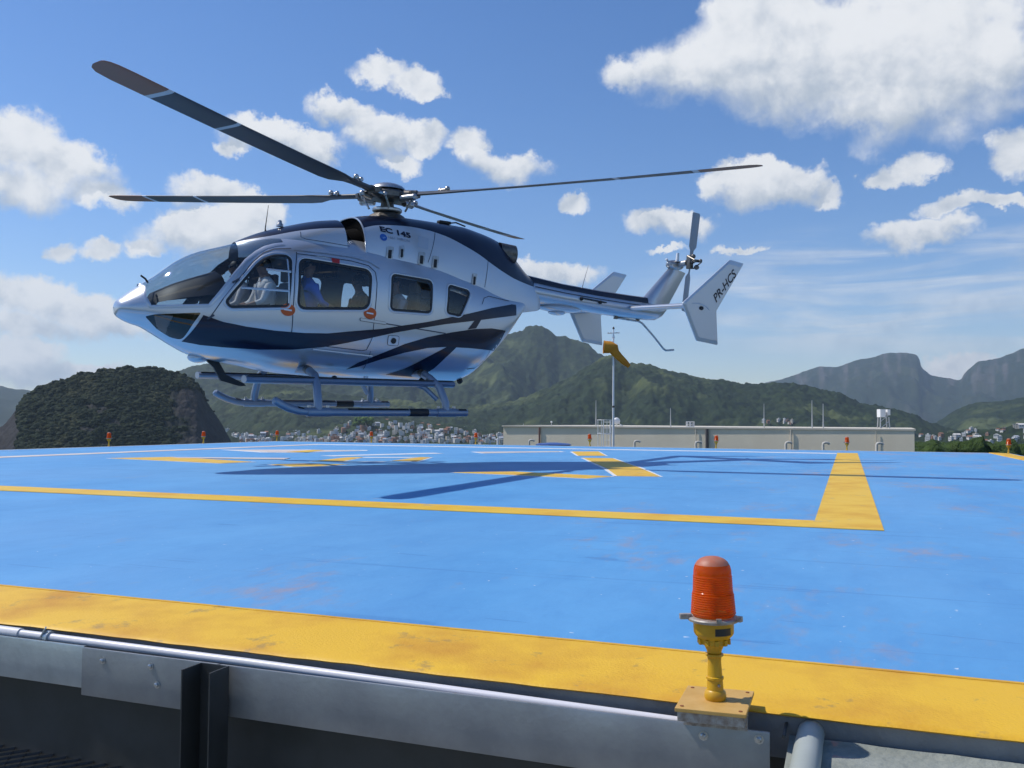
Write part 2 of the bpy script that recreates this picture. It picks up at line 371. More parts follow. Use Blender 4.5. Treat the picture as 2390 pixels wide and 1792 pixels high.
LB, GB, _ = layer('mountain_ridge_right', [(400, 1030), (470, 965), (500, 942), (560, 915), (620, 897), (700, 905), (800, 922), (900, 930), (1000, 940), (1100, 945), (1180, 940), (1250, 917), (1330, 880), (1390, 845), (1424, 829), (1445, 841), (1471, 848.5), (1498, 848.5), (1519, 852), (1532, 857.7), (1573, 867), (1614, 875), (1641, 885), (1682, 886), (1722, 895.7), (1777, 897), (1830, 893), (1870, 898), (1918, 908), (1956, 917), (1996, 936), (2043, 948), (2090, 955), (2137, 970), (2162, 983), (2180, 989), (2250, 1010), (2330, 1034)], 2100, .36, 560, 140, .20, 5.5, V_mid, seed=5.3, treesize=13, pw=1.15, spl=6, gully=.10)
layer('hill_right', [(2080, 1030), (2130, 1005), (2180, 988), (2230, 958), (2261, 944), (2293, 937.5), (2340, 936), (2371, 930), (2390, 928), (2500, 915), (2700, 925), (2900, 990)], 2700, .3, 200, 60, .16, 4, V_mid, seed=2.9, treesize=18)
LC, GC, _ = layer('hill_settlement', [(380, 1034), (520, 1016), (560, 1020), (600, 1012), (700, 1006), (760, 998), (800, 988), (830, 978), (880, 982), (930, 976), (970, 986), (1010, 990), (1060, 993), (1110, 1001), (1180, 1008), (1400, 1012), (1700, 1020), (2000, 1030)], 1350, .30, 420, 60, .07, 2.6, V_mid, seed=4.4, treesize=9)
LR, GR, _ = layer('hill_settlement_right', [(2060, 1044), (2150, 1018), (2220, 1006), (2300, 1002), (2360, 994), (2450, 990), (2700, 1000)], 1300, .28, 180, 50, .06, 2.6, V_mid, seed=6.4, treesize=9)
def rk_dome(a, t, x, y, z):
    px = 1195+FPX*math.tan(a)
    n = fbm(x/22, y/22, z/16, 4)
    r = (px-375)/60 + n*.9 - max(0, (t-.76))*6
    r = max(r, (.50-t)*3.0 + n*1.9 - .25 if px < 400 else -1, (55-px)/14 + n - .2)
    return min(1, max(0, r))
LD, GD, RD = layer('rock_hill_left', [(-60, 1030), (-20, 1008), (0, 997), (16, 984.5), (31.6, 965.6), (39.6, 953), (54, 934), (79, 918), (104, 904), (136, 894), (174, 881.7), (221.5, 870.6), (269, 864), (307, 861), (348, 862.7), (386, 869), (418, 875), (443, 886.5), (459, 897.5), (471.5, 918), (490.5, 950), (513, 984.6), (535, 1022), (548, 1045)], 850, .17, 260, 90, .05, 2.2, V_near, rk_dome, seed=9.7, treesize=7, pw=.62, back=.8)

def clump_base(seed):
    bm = bmesh.new(); bmesh.ops.create_icosphere(bm, subdivisions=2, radius=1.0); r = random.Random(seed)
    for v in bm.verts: v.co *= r.uniform(.58, 1.25); v.co.z *= .9
    bm.verts.index_update(); V = np.array([v.co[:] for v in bm.verts]); F = np.array([[q.index for q in f.verts] for f in bm.faces]); bm.free(); return V, F
CL = [clump_base(i) for i in range(6)]
def clumps(name, pts, smin, smax, m, label, sink=.25):
    Vs, Fs, o = [], [], 0
    for p in pts:
        V, F = CL[rng.randrange(6)]; a = rng.uniform(0, 6.28); s = smin+(smax-smin)*rng.random()**2.0; c, q = math.cos(a), math.sin(a)
        W = np.stack([(V[:, 0]*c-V[:, 1]*q)*s, (V[:, 0]*q+V[:, 1]*c)*s, V[:, 2]*s*rng.uniform(.7, 1.1)], 1) + np.array(p) + np.array([0, 0, s*sink])
        Vs.append(W); Fs.append(F+o); o += len(V)
    V = np.concatenate(Vs); F = np.concatenate(Fs)
    me = bpy.data.meshes.new(name); me.vertices.add(len(V)); me.vertices.foreach_set('co', V.reshape(-1)); me.loops.add(F.size); me.loops.foreach_set('vertex_index', F.reshape(-1).astype(np.int32))
    me.polygons.add(len(F)); me.polygons.foreach_set('loop_start', np.arange(0, F.size, 3, dtype=np.int32)); me.materials.append(m); me.update(); me.validate()
    ob = bpy.data.objects.new(name, me); COL.objects.link(ob); tag(ob, label, 'trees', kind='stuff'); return ob
V_tree = veg('tree_canopy', (.008, .016, .007), (.022, .034, .013), (.048, .052, .022), scale=.03, fine=.20)
cand = [(i, j) for i in range(8, 92) for j in range(4, GD.shape[1]-3) if RD[i, j] < .45]
pts = []
for i, j in rng.sample(cand, min(9000, len(cand))): pts.append(GD[i, j])
clumps('forest_canopy', pts, .9, 2.9, V_tree, 'dense dark tree canopy covering the rounded rock hill on the left')
pts = []
for _ in range(900):
    px = rng.uniform(2060, 2520); a, e = azel(px, 1040); d = rng.uniform(150, 330)
    top = 1037 + 3*math.sin(px*.03) + 2*fbm(px*.02, 1.0)
    z = EYE + d*math.tan(azel(px, top)[1]) - rng.uniform(0, 5) - 1.5
    pts.append((d*math.sin(a), d*math.cos(a), z))
clumps('treetops', pts, 1.3, 2.8, veg('treetop_leaf', (.03, .055, .014), (.055, .09, .025), (.06, .09, .03), scale=.08, fine=.4), 'low band of green treetops beyond the far right corner of the pad')
a, e = azel(848, 992); pts = []
i0 = np.argmin([abs(topx(GC[20:60, :].reshape(-1, 3))[0][k]-848)+abs(topx(GC[20:60, :].reshape(-1, 3))[1][k]-992) for k in range(40*GC.shape[1])])
c0 = GC[20:60, :].reshape(-1, 3)[i0]
for _ in range(60): pts.append(c0 + np.array([rng.gauss(0, 7), rng.gauss(0, 4), rng.uniform(0, 9)]))
clumps('tall_tree', pts, 2.5, 4.5, veg('tree_lime', (.06, .11, .02), (.09, .14, .03), (.09, .14, .03)), 'bright green round tree standing above the white hillside houses')
bpy.data.objects['tall_tree']['kind'] = ''; del bpy.data.objects['tall_tree']['kind']; bpy.data.objects['tall_tree']['category'] = 'tree'

# ---- hillside houses
hm = [mat('render_white', (.66, .64, .60), .8), mat('render_cream', (.62, .55, .44), .8), mat('bare_brick', (.36, .20, .13), .9), mat('render_grey', (.42, .42, .42), .85)]
hroof = [mat('roof_pale', (.6, .58, .55), .8), mat('roof_tile', (.32, .15, .09), .85), mat('roof_sheet', (.5, .52, .55), .5)]
hdark = mat('house_window', (.03, .035, .04), .2)
def house(w, d, h, pitched, wm, rm):
    b = MB(); b.box((0, 0, h/2-3), (w, d, h+6), 0)
    if pitched:
        b.add([(-w*.55, -d*.55, h), (w*.55, -d*.55, h), (w*.55, d*.55, h), (-w*.55, d*.55, h), (-w*.55, 0, h+d*.3), (w*.55, 0, h+d*.3)], [(0, 1, 5, 4), (2, 3, 4, 5), (0, 4, 3), (1, 2, 5)], 1)
    else:
        b.box((0, 0, h+.12), (w*1.06, d*1.06, .24), 1); b.box((w*.2, d*.1, h+1.0), (w*.35, d*.4, 1.6), 0)
    for k in range(max(1, int(h/3))):
        for sx in (-.28, .05, .3):
            b.box((w*sx, -d/2-.02, 1.7+3*k), (w*.14, .1, 1.2), 2); b.box((-w/2-.02, d*sx, 1.7+3*k), (.1, d*.14, 1.2), 2)
    return b.data('house', [wm, rm, hdark])
HT = [house(7, 6, 3.2, True, hm[0], hroof[1]), house(6, 6, 6, False, hm[0], hroof[0]), house(8, 6, 6, False, hm[1], hroof[0]), house(6, 5, 3.4, False, hm[2], hroof[2]), house(7, 6, 6, True, hm[2], hroof[1]), house(9, 7, 4, True, hm[3], hroof[2]), house(6, 6, 8.5, False, hm[0], hroof[2]), house(10, 7, 3.4, True, hm[0], hroof[0])]
def settle(G, n, prof_lo, prof_hi, x0, x1, label, group, name='hillside_house', wts=(3, 4, 2, 2, 2, 2, 2, 2)):
    P = G.reshape(-1, 3); X, Y = topx(P); ok = (X > x0) & (X < x1); P, X, Y = P[ok], X[ok], Y[ok]; made = 0; tries = 0; taken = []
    while made < n and tries < n*40:
        tries += 1; px = rng.uniform(x0, x1); lo, hi = np.interp(px, *zip(*prof_lo)), np.interp(px, *zip(*prof_hi)); py = rng.uniform(hi, lo)
        if fbm(px/38, py/14, 3.3, 2) < -.12: continue
        k = int(np.argmin((X-px)**2+(Y-py)**2))
        if (X[k]-px)**2+(Y[k]-py)**2 > 25: continue
        if any((P[k][0]-q[0])**2+(P[k][1]-q[1])**2 < 22 for q in taken): continue
        taken.append(P[k]); o = bpy.data.objects.new(name, rng.choices(HT, wts)[0]); COL.objects.link(o)
        o.location = (P[k][0], P[k][1], P[k][2]+.6); o.rotation_euler = (0, 0, rng.choice((0, 0, .4, -.5, .8)) + rng.gauss(0, .15)); s = rng.uniform(.5, .85); o.scale = (s, s, s)
        tag(o, label, 'house', group); made += 1
settle(GC, 200, [(560, 1036), (1180, 1036)], [(560, 1024), (620, 1015), (700, 1013), (760, 1007), (800, 997), (830, 984), (880, 988), (930, 982), (1000, 996), (1060, 1001), (1110, 1010), (1180, 1016)], 560, 1176, 'small pale house in the crowded hillside settlement under the skids', 'houses of the hillside settlement under the helicopter')
settle(GR, 70, [(2140, 1034), (2400, 1038)], [(2140, 1012), (2220, 1006), (2300, 1004), (2400, 998)], 2140, 2400, 'small pale house on the wooded slope beyond the right corner of the pad', 'houses on the slope right of the beige wall')
settle(GB, 12, [(520, 1020), (620, 1016)], [(520, 1006), (620, 1004)], 528, 580, 'tiny pale house at the foot of the dark rock hill', 'houses at the foot of the rock hill')
settle(GB, 9, [(1780, 992), (1860, 990)], [(1780, 982), (1860, 984)], 1778, 1860, 'tiny white house among trees just above the beige wall', 'houses above the beige wall')

# the many more that are only specks: one mass
def specks(G, n, prof_hi, x0, x1, ylo):
    P = G.reshape(-1, 3); X, Y = topx(P); ok = (X > x0) & (X < x1); P, X, Y = P[ok], X[ok], Y[ok]; b = MB(); k0 = 0
    while k0 < n:
        px = rng.uniform(x0, x1); hi = np.interp(px, *zip(*prof_hi)); py = rng.uniform(hi, ylo)
        if fbm(px/30, py/10, 7.7, 2) < -.05: k0 += .1; continue
        k = int(np.argmin((X-px)**2+(Y-py)**2)); s = rng.uniform(1.6, 3.4); c = P[k]
        b.box((c[0]+rng.uniform(-3, 3), c[1], c[2]+s*.6), (s*1.6, s*1.4, s*2.2), rng.choice((0, 0, 0, 1, 2, 3)), Matrix.Rotation(rng.uniform(-.6, .8), 3, 'Z')); k0 += 1
    return b
sb = specks(GC, 420, [(560, 1026), (620, 1017), (700, 1015), (760, 1008), (800, 998), (830, 985), (880, 989), (930, 983), (1000, 997), (1060, 1002), (1110, 1011), (1180, 1017)], 560, 1178, 1036)
tag(sb.build('settlement_specks', [hm[0], hm[1], hm[2], hroof[2]]), 'far tiny white house fronts filling the hillside settlement', 'houses', kind='stuff')

# ---- air
hz = MB(); hz.box((0, 3600, 330), (17000, 9400, 804)); hzm = bpy.data.materials.new('haze_air'); hzm.use_nodes = True; hn = hzm.node_tree; hn.nodes.clear()
ho = hn.nodes.new('ShaderNodeOutputMaterial'); pv = hn.nodes.new('ShaderNodeVolumePrincipled'); pv.inputs['Color'].default_value = (.66, .84, 1, 1); pv.inputs['Density'].default_value = 7.5e-5; pv.inputs['Anisotropy'].default_value = .2
hn.links.new(pv.outputs[0], ho.inputs['Volume']); tag(hz.build('haze', hzm), 'thin pale air between the pad and the mountains', 'haze', kind='stuff')

# ================================================================== HELIPAD
PYAW = .35932
PU = Vector((math.cos(PYAW), -math.sin(PYAW), 0)); PV = Vector((math.sin(PYAW), math.cos(PYAW), 0))
def pad(u, v, z=0.0): p = PU*u + PV*v; return (p.x, p.y, z)
UL, UR, VN, VF = -16.33, 3.46, 2.17, 23.0
def deckmat():
    m = bpy.data.materials.new('deck_blue_paint'); m.use_nodes = True; nt = m.node_tree; b = nt.nodes['Principled BSDF']; b.inputs['Roughness'].default_value = .55; b.inputs['Specular IOR Level'].default_value = .35
    t = nt.nodes.new('ShaderNodeTexCoord'); mp = nt.nodes.new('ShaderNodeMapping'); mp.inputs['Rotation'].default_value = (0, 0, PYAW); nt.links.new(t.outputs['Object'], mp.inputs[0]); V = mp.outputs[0]
    def nz(s, d, st=None, r=.6, dist=0.0):
        v = V
        if st:
            q = nt.nodes.new('ShaderNodeMapping'); q.inputs['Scale'].default_value = st; nt.links.new(V, q.inputs[0]); v = q.outputs[0]
        n = nt.nodes.new('ShaderNodeTexNoise'); n.inputs['Scale'].default_value = s; n.inputs['Detail'].default_value = d; n.inputs['Roughness'].default_value = r; n.inputs['Distortion'].default_value = dist; nt.links.new(v, n.inputs[0]); return n.outputs[0]
    def mr(v, lo, hi, a=0.0, c=1.0):
        n = nt.nodes.new('ShaderNodeMapRange'); n.inputs[1].default_value = lo; n.inputs[2].default_value = hi; n.inputs[3].default_value = a; n.inputs[4].default_value = c; nt.links.new(v, n.inputs[0]); return n.outputs[0]
    def mth(op, a, c):
        n = nt.nodes.new('ShaderNodeMath'); n.operation = op
        for i, x in ((0, a), (1, c)):
            if isinstance(x, float): n.inputs[i].default_value = x
            else: nt.links.new(x, n.inputs[i])
        return n.outputs[0]
    def mx(f, p, q):
        n = nt.nodes.new('ShaderNodeMix'); n.data_type = 'RGBA'; nt.links.new(f, n.inputs[0])
        for i, v in ((6, p), (7, q)):
            if isinstance(v, tuple): n.inputs[i].default_value = (*v, 1)
            else: nt.links.new(v, n.inputs[i])
        return n.outputs[2]
    sx = nt.nodes.new('ShaderNodeSeparateXYZ'); nt.links.new(V, sx.inputs[0])
    c = mx(mr(nz(1.3, 8, (1, .6, 1), .7), .35, .65), (.074, .268, .55), (.110, .345, .635))
    c = mx(mr(nz(.35, 5, (1, .5, 1)), .40, .70, 0, .45), c, (.17, .36, .61))            # chalky weathering
    c = mx(mr(nz(5.5, 6, (1, .35, 1), .7, .6), .50, .72, 0, .30), c, (.062, .220, .50))     # roller marks, trodden dirt
    wear = mth('ADD', mth('MULTIPLY', nz(1.1, 4, (1, .5, 1), .6, .3), .6), mth('MULTIPLY', nz(9.0, 6, (1, .45, 1), .72, .2), .4))
    wear = mth('ADD', wear, mr(sx.outputs[0], -5.0, 1.5, -.06, .042))
    c = mx(mr(wear, .545, .645, 0, .55), c, (.30, .27, .33))                                # primer showing through
    c = mx(mr(wear, .60, .68, 0, .45), c, (.37, .285, .28))
    c = mx(mr(nz(1.9, 5, (.16, 4.5, 1), .6, 1.2), .63, .67, 0, .28), c, (.03, .135, .37))    # scuff lines
    c = mx(mr(nz(.9, 5, (.5, 6.0, 1), .6, 1.6), .66, .68, 0, .35), c, (.024, .12, .34))
    c = mx(mr(nz(1.2, 6, (2.2, .35, 1), .65, 1.0), .655, .70, 0, .3), c, (.17, .35, .60))
    c = mx(mr(nz(24, 2), .725, .75, 0, .8), c, (.62, .68, .75))                             # chips
    nt.links.new(c, b.inputs['Base Color'])
    bp = nt.nodes.new('ShaderNodeBump'); bp.inputs['Strength'].default_value = .35; bp.inputs['Distance'].default_value = .01; nt.links.new(nz(9, 6), bp.inputs['Height']); nt.links.new(bp.outputs[0], b.inputs['Normal'])
    return m
concrete = mat('slab_concrete', (.20, .20, .195), .85, var=(.28, .28, .27), scale=5, bump=.3, bscale=30)
yellow = mat('yellow_paint', (.74, .46, .025), .55, var=(.60, .30, .018), scale=2.2, bump=.25, bscale=18, vlo=.45, vhi=.75)
yellow_band = mat('yellow_band_paint', (.74, .435, .020), .6, var=(.54, .25, .016), scale=2.6, bump=.12, bscale=120, vlo=.46, vhi=.72, detail=9)
def worn(m, col, lo, hi, scale):
    nt = m.node_tree; b = nt.nodes['Principled BSDF']; src = b.inputs['Base Color'].links[0].from_socket
    t = nt.nodes.new('ShaderNodeTexCoord'); n = nt.nodes.new('ShaderNodeTexNoise'); n.inputs['Scale'].default_value = scale; n.inputs['Detail'].default_value = 9; n.inputs['Roughness'].default_value = .74; nt.links.new(t.outputs['Object'], n.inputs[0])
    r = nt.nodes.new('ShaderNodeMapRange'); r.inputs[1].default_value = lo; r.inputs[2].default_value = hi; r.inputs[4].default_value = .8; nt.links.new(n.outputs[0], r.inputs[0])
    x = nt.nodes.new('ShaderNodeMix'); x.data_type = 'RGBA'; nt.links.new(r.outputs[0], x.inputs[0]); nt.links.new(src, x.inputs[6]); x.inputs[7].default_value = (*col, 1); nt.links.new(x.outputs[2], b.inputs['Base Color'])
worn(yellow, (.26, .27, .28), .60, .68, 3.5); worn(yellow_band, (.36, .22, .06), .585, .66, 5.0)
paint_white_and_glare = mat('white_and_glare_paint', (.74, .74, .72), .6, var=(.60, .62, .66), scale=5)  # white of the outlines; also painted sun glare on far line and edges
paint_worn_glare = mat('worn_and_glare_paint', (.70, .62, .52), .6, var=(.55, .44, .40), scale=1.2)  # faded yellow, paled further to paint in low-angle sun glare
deck = MB(); c4 = [(UL, VN+.36), (UR, VN+.36), (UR, VF), (UL, VF)]
deck.prism(c4, lambda p: pad(p[0], p[1], 0), lambda p: pad(p[0], p[1], -.34), 1)
deck.m[0] = 0
helipad = deck.build('helipad', [deckmat(), concrete]); helipad['kind'] = 'structure'
def _slab():
    b = MB(); b.prism([(UL, VN+.014), (UR, VN+.014), (UR, VN+.355), (UL, VN+.355)], lambda p: pad(p[0], p[1], -.012), lambda p: pad(p[0], p[1], -.11)); b.build('slab_edge', concrete, helipad)
_slab()
def flat(name, poly, z, m, parent=helipad):
    n = len(poly); b = MB(); b.add([pad(u, v, z) for u, v in poly]+[pad(u, v, .0005) for u, v in poly], [tuple(range(n))]+[(i, (i+1) % n, n+(i+1) % n, n+i) for i in range(n)])
    me = bpy.data.meshes.new(name); me.from_pydata(b.v, [], b.f); me.materials.append(m); me.update()
    o = bpy.data.objects.new(name, me); COL.objects.link(o); o.parent = parent; return o
W = .42
flat('boundary_line', [(-13.58, 6.0), (.21, 6.0), (.21, 6.42), (-13.58, 6.42)], .004, yellow)
flat('boundary_line', [(-.21, 6.42), (.21, 6.42), (.215, 21.15), (-.205, 21.15)], .004, yellow)
flat('boundary_line', [(-13.58, 20.45), (-.215, 20.45), (-.215, 20.95), (-13.58, 20.95)], .004, paint_white_and_glare)  # distant yellow line, its grazing sun glare painted as white
flat('boundary_line', [(-13.58, 6.43), (-13.13, 6.43), (-13.13, 20.44), (-13.58, 20.44)], .004, paint_worn_glare)  # worn yellow line with the glare put into its pale colour
# painted figures inside the square: pale outline below, yellow above
def figure(outer, m=yellow, inset=.93, edge=.05, base=True):
    cx = sum(p[0] for p in outer)/len(outer); cy = sum(p[1] for p in outer)/len(outer)
    if base: flat('marking_outline', outer, .004, paint_white_and_glare)
    if m:
        inn = []
        L = len(outer)
        for i in range(L):
            a, b, c = Vector((*outer[i-1], 0)), Vector((*outer[i], 0)), Vector((*outer[(i+1) % L], 0))
            n1 = (b-a).normalized(); n2 = (c-b).normalized(); n1 = Vector((-n1.y, n1.x, 0)); n2 = Vector((-n2.y, n2.x, 0))
            ar = sum(outer[k-1][0]*outer[k][1]-outer[k][0]*outer[k-1][1] for k in range(L)); sg = 1 if ar > 0 else -1
            q = b + (n1+n2).normalized()*edge*sg*1.1; inn.append((q.x, q.y))
        flat('marking', inn, .008 if base else .0115, m)
figure([(-5.68, 18.75), (-5.12, 19.15), (-4.32, 16.8), (-4.86, 16.5)])
figure([(-4.53, 15.65), (-3.93, 15.75), (-2.72, 12.62), (-2.08, 10.74), (-2.66, 10.62), (-3.24, 12.3)])
figure([(-4.75, 10.40), (-4.08, 10.98), (-2.62, 10.55), (-2.80, 9.98), (-3.83, 10.24)])
figure([(-11.55, 11.55), (-10.95, 12.5), (-8.60, 11.62), (-8.75, 10.95)], edge=.07)
figure([(-10.9, 12.3), (-8.9, 13.0), (-8.7, 12.5), (-10.5, 12.05)], paint_worn_glare, edge=.03, base=False)
figure([(-12.7, 15.9), (-11.2, 16.95), (-10.7, 16.9), (-9.9, 17.35), (-9.7, 16.95), (-10.4, 15.2), (-11.0, 15.0)], paint_worn_glare, edge=.2)
figure([(-10.95, 16.75), (-10.62, 16.75), (-10.2, 15.5), (-10.62, 15.3)], yellow, edge=.02, base=False)
figure([(-9.1, 14.2), (-7.95, 16.6), (-7.6, 16.35), (-8.75, 14.1)], None)
figure([(-8.0, 12.15), (-8.30, 13.75), (-8.05, 14.0), (-7.52, 12.45)])
figure([(-6.95, 12.85), (-7.22, 14.5), (-6.95, 14.5), (-6.45, 12.95)])
figure([(-8.05, 14.02), (-7.24, 14.55), (-7.24, 14.2), (-7.98, 13.72)], None)
figure([(-7.50, 12.40), (-6.92, 12.80), (-6.90, 12.55), (-7.45, 12.15)], None)
figure([(-7.95, 11.0), (-7.6, 11.55), (-6.95, 11.6), (-7.0, 10.9), (-7.3, 10.65)], edge=.06)
figure([(-7.5, 17.5), (-5.95, 18.9), (-5.70, 18.5), (-6.95, 16.8)], paint_worn_glare, edge=.12)
# raised yellow edge bands
def band(name, uv, n, seed):
    b = MB(); rows = []
    prof = [(.0, .0008), (.012, .012), (.030, .013), (.033, .004), (.037, .004), (.040, .0125), (.20, .010), (.34, .004), (.415, .000), (.436, -.003), (.441, -.007), (.436, -.011), (.40, -.012)]
    for i in range(n+1):
        t = i/n; row = []
        for (s, z) in prof:
            j = 0
            if s > .3: j = .010*fbm(t*n*.11, seed, 0, 3)
            if .02 < s < .05: j = .004*fbm(t*n*.07, seed+3, 0, 2)
            if s < .02: j = .003*fbm(t*n*.2, seed+5, 0, 2)
            zz = z + .0035*fbm(t*n*.09, s*9, seed, 3)*(1 if .05 < s < .42 else .15)
            row.append(uv(t, s+j, zz))
        rows.append(row)
    b.grid(rows); o = b.build(name, yellow_band, helipad, True, 50); return o
band('edge_band', lambda t, s, z: pad(-9+12.46*t, 2.612-s, z), 420, 1.0)
band('edge_band', lambda t, s, z: pad(UR-.44+s, VN+.45+(VF-VN-.5)*t, z), 200, 8.0)
ln = MB(); ln.box((0, 0, 0), (1, 1, 1))
def stripbox(name, u0, u1, v0, v1, z0, z1, m, parent=None, smooth=False, ch=0):
    b = MB(); b.prism([(u0, v0), (u1, v0), (u1, v1), (u0, v1)], lambda p: pad(p[0], p[1], z0), lambda p: pad(p[0], p[1], z1)); return b.build(name, m, parent)
stripbox('sunlit_edge_strip', UL+.02, UR-.46, VF-.10, VF-.01, .0005, .004, paint_white_and_glare, helipad)  # pale strip painted to show the far slab edge catching sun
stripbox('sunlit_edge_strip', UL+.01, UL+.10, VN+.05, VF-.11, .0005, .004, paint_white_and_glare, helipad)  # same painted light along the left slab edge

# ---- what hangs under the near edge
steel_dark = mat('dark_painted_steel', (.035, .038, .036), .55, var=(.05, .052, .05), scale=9)
zinc = mat('zinc_sheet', (.34, .36, .37), .42, .55, var=(.27, .285, .295), scale=7, bump=.05, bscale=60)
zinc_new = mat('zinc_sheet_new', (.50, .56, .58), .34, .6, var=(.40, .45, .47), scale=9, bump=.05, bscale=60)
pvc = mat('white_conduit', (.72, .70, .73), .35, var=(.62, .62, .63), scale=5)
pvc_grey = mat('grey_drain_pipe', (.36, .39, .36), .45, var=(.30, .33, .30), scale=6)
ledge_m = mat('ledge_render', (.27, .29, .26), .85, var=(.20, .22, .195), scale=9, bump=.4, bscale=40)
# building that carries the pad
bd = empty('pad_building', loc=pad(-6.4, 12.6, GROUND_Z))
def lift(o, par): o.parent = par; o.matrix_parent_inverse = par.matrix_world.inverted() if False else Matrix.Translation(-Vector(par.location)); return o
wallm = mat('building_wall', (.40, .38, .34), .85, var=(.34, .32, .29), scale=.6)
lift(stripbox('wall', UL+1.6, UR-1.2, 4.0, VF-1.5, GROUND_Z, -.35, wallm), bd)
lift(stripbox('beam', UL+.4, -.13, 2.205, 2.60, -.62, -.345, steel_dark), bd)
lift(stripbox('beam', UL+.4, -.14, 2.205, 2.55, -.345, -.115, steel_dark), bd)
lift(stripbox('roof_slab', UL, UR+2, -6, 3.99, -2.6, -2.3, concrete), bd)
tag(bd, 'tall building that carries the blue landing pad', 'building')
lg = MB(); rows = []
for i in range(61):
    u = -.13 + 2.9*i/60; e = 2.165 - .012*abs(fbm(u*14, 2.2, 0, 3)) - .006
    rows.append([pad(u, 1.1, -.062), pad(u, 1.7, -.062), pad(u, 2.0, -.060), pad(u, e, -.058), pad(u, 2.168, -.050+.006*fbm(u*20, 7, 0, 2))])
lg.grid(rows); lg.prism([(-.13, 1.1), (2.8, 1.1), (2.8, 2.165), (-.13, 2.165)], lambda p: pad(p[0], p[1], -.07), lambda p: pad(p[0], p[1], -.30))
lo_ = lg.build('ledge', ledge_m, None, True, 50); lift(lo_, bd)

def fascia(u0, u1, v, z0, z1, m, label, lip=.012):
    root = empty('fascia_panel', loc=pad((u0+u1)/2, v, z0)); L = -Vector(root.location)
    b = MB(); n = 24; rows = []
    for i in range(n+1):
        u = u0+(u1-u0)*i/n; w = .0012*fbm(u*3, v*5, 0, 2)
        rows.append([pad(u, v+lip, z1-.001), pad(u, v+.001, z1+.0006), pad(u, v+w, z1-.003), pad(u, v+w*1.5, (z0+z1)/2), pad(u, v+w, z0+.002), pad(u, v+.001, z0), pad(u, v+.02, z0+.0005)])
    b.grid(rows); o = b.build('sheet', m, root, True, 40); o.matrix_parent_inverse = Matrix.Translation(L)
    return root, L
screw_m = mat('screw_steel', (.5, .52, .52), .3, .9)
def screws(root, L, pts, v):
    for (u, z) in pts:
        b = MB(); rr = .0075; rings = []
        for (r, d) in ((rr*1.5, 0), (rr*1.5, .002), (rr*.95, .0022), (rr*.9, .007), (rr*.5, .009), (.0005, .0092)):
            rings.append([pad(u+r*math.cos(k*math.pi/4), v-d, z+r*math.sin(k*math.pi/4)) for k in range(8)])
        b.grid(rings, closed=True); o = b.build('screw', screw_m, root, True, 30); o.matrix_parent_inverse = Matrix.Translation(L)
fa, La = fascia(-5.2, -2.165, 2.098, -.148, -.024, zinc_new, ''); tag(fa, 'brighter new zinc panel at the left end under the yellow edge', 'fascia panel')
fb, Lb = fascia(-2.16, -1.665, 2.088, -.165, -.025, zinc, ''); tag(fb, 'grey zinc panel with three screws left of the dark post', 'fascia panel')
fc, Lc = fascia(-1.66, -.167, 2.09, -.165, -.026, zinc, ''); tag(fc, 'long grey zinc panel from the dark post to below the near beacon', 'fascia panel')
screws(fb, Lb, [(-2.08, -.055), (-1.90, -.053), (-1.875, -.104)], 2.088)
screws(fc, Lc, [(-.313, -.050), (-.190, -.042)], 2.09)
# conduit
cp = [pad(-5.2, 2.13, -.012), pad(-3.5, 2.132, -.0155), pad(-2.6, 2.131, -.018), pad(-1.6, 2.132, -.024), pad(-.9, 2.131, -.033), pad(-.36, 2.13, -.040)]
cd = empty('conduit', loc=cp[0]); tag(cd, 'long white plastic conduit running along the top of the zinc panels', 'conduit'); L = -Vector(cd.location)
def lp(o, Lx): o.matrix_parent_inverse = Matrix.Translation(Lx); return o
sm = []
for i in range(len(cp)-1):
    for k in range(6): sm.append(Vector(cp[i]).lerp(Vector(cp[i+1]), k/6))
sm.append(Vector(cp[-1]))
lp(MB().tube(sm, .0125, 14).build('pipe', pvc, cd, True), L)
lp(MB().tube([pad(-2.62, 2.131, -.0175), pad(-2.46, 2.131, -.0185)], .0165, 14).build('sleeve', pvc, cd, True), L)
lp(MB().tube([pad(-2.35, 2.131, -.019), pad(-2.335, 2.131, -.019)], .019, 14).build('clamp', zinc_new, cd, True), L)
cl = MB(); cl.box((0, 0, 0), (.004, .03, .03)); o = cl.build('clamp_tab', zinc_new, cd); o.matrix_parent_inverse = Matrix.Translation(L); o.location = pad(-2.36, 2.125, -.004); o.rotation_euler = (0, .5, .4)
# post: C channel standing in front of the panels
ps = MB(); u0, u1, vb, vf = -1.715, -1.618, 2.080, 2.000; t = .004
ps.prism([(u0, vf), (u0, vb), (u1, vb), (u1, vf), (u1-t, vf), (u1-t, vb-t), (u0+t, vb-t), (u0+t, vf)], lambda p: pad(p[0], p[1], -.022), lambda p: pad(p[0], p[1], -1.4))
tag(ps.build('channel_post', steel_dark), 'dark open steel channel post in front of the zinc panels', 'post')
# drain pipe at the right
dp = empty('drain_pipe', loc=pad(-.09, 1.6, -.3)); L = -Vector(dp.location); tag(dp, 'thick grey drain pipe coming out under the yellow edge', 'pipe')
lp(MB().tube([pad(-.083, 2.183, -.044), pad(-.085, 2.1, -.044), pad(-.088, 1.85, -.045), pad(-.091, 1.5, -.046)], .030, 20).build('pipe', pvc_grey, dp, True), L)
lp(MB().tube([pad(-.0905, 1.56, -.046), pad(-.091, 1.45, -.046)], .037, 20).build('socket', pvc_grey, dp, True), L)
lp(MB().tube([pad(-.137, 2.3, -.03), pad(-.137, 2.09, -.03)], .004, 8).build('bracket', steel_dark, dp, True), L)
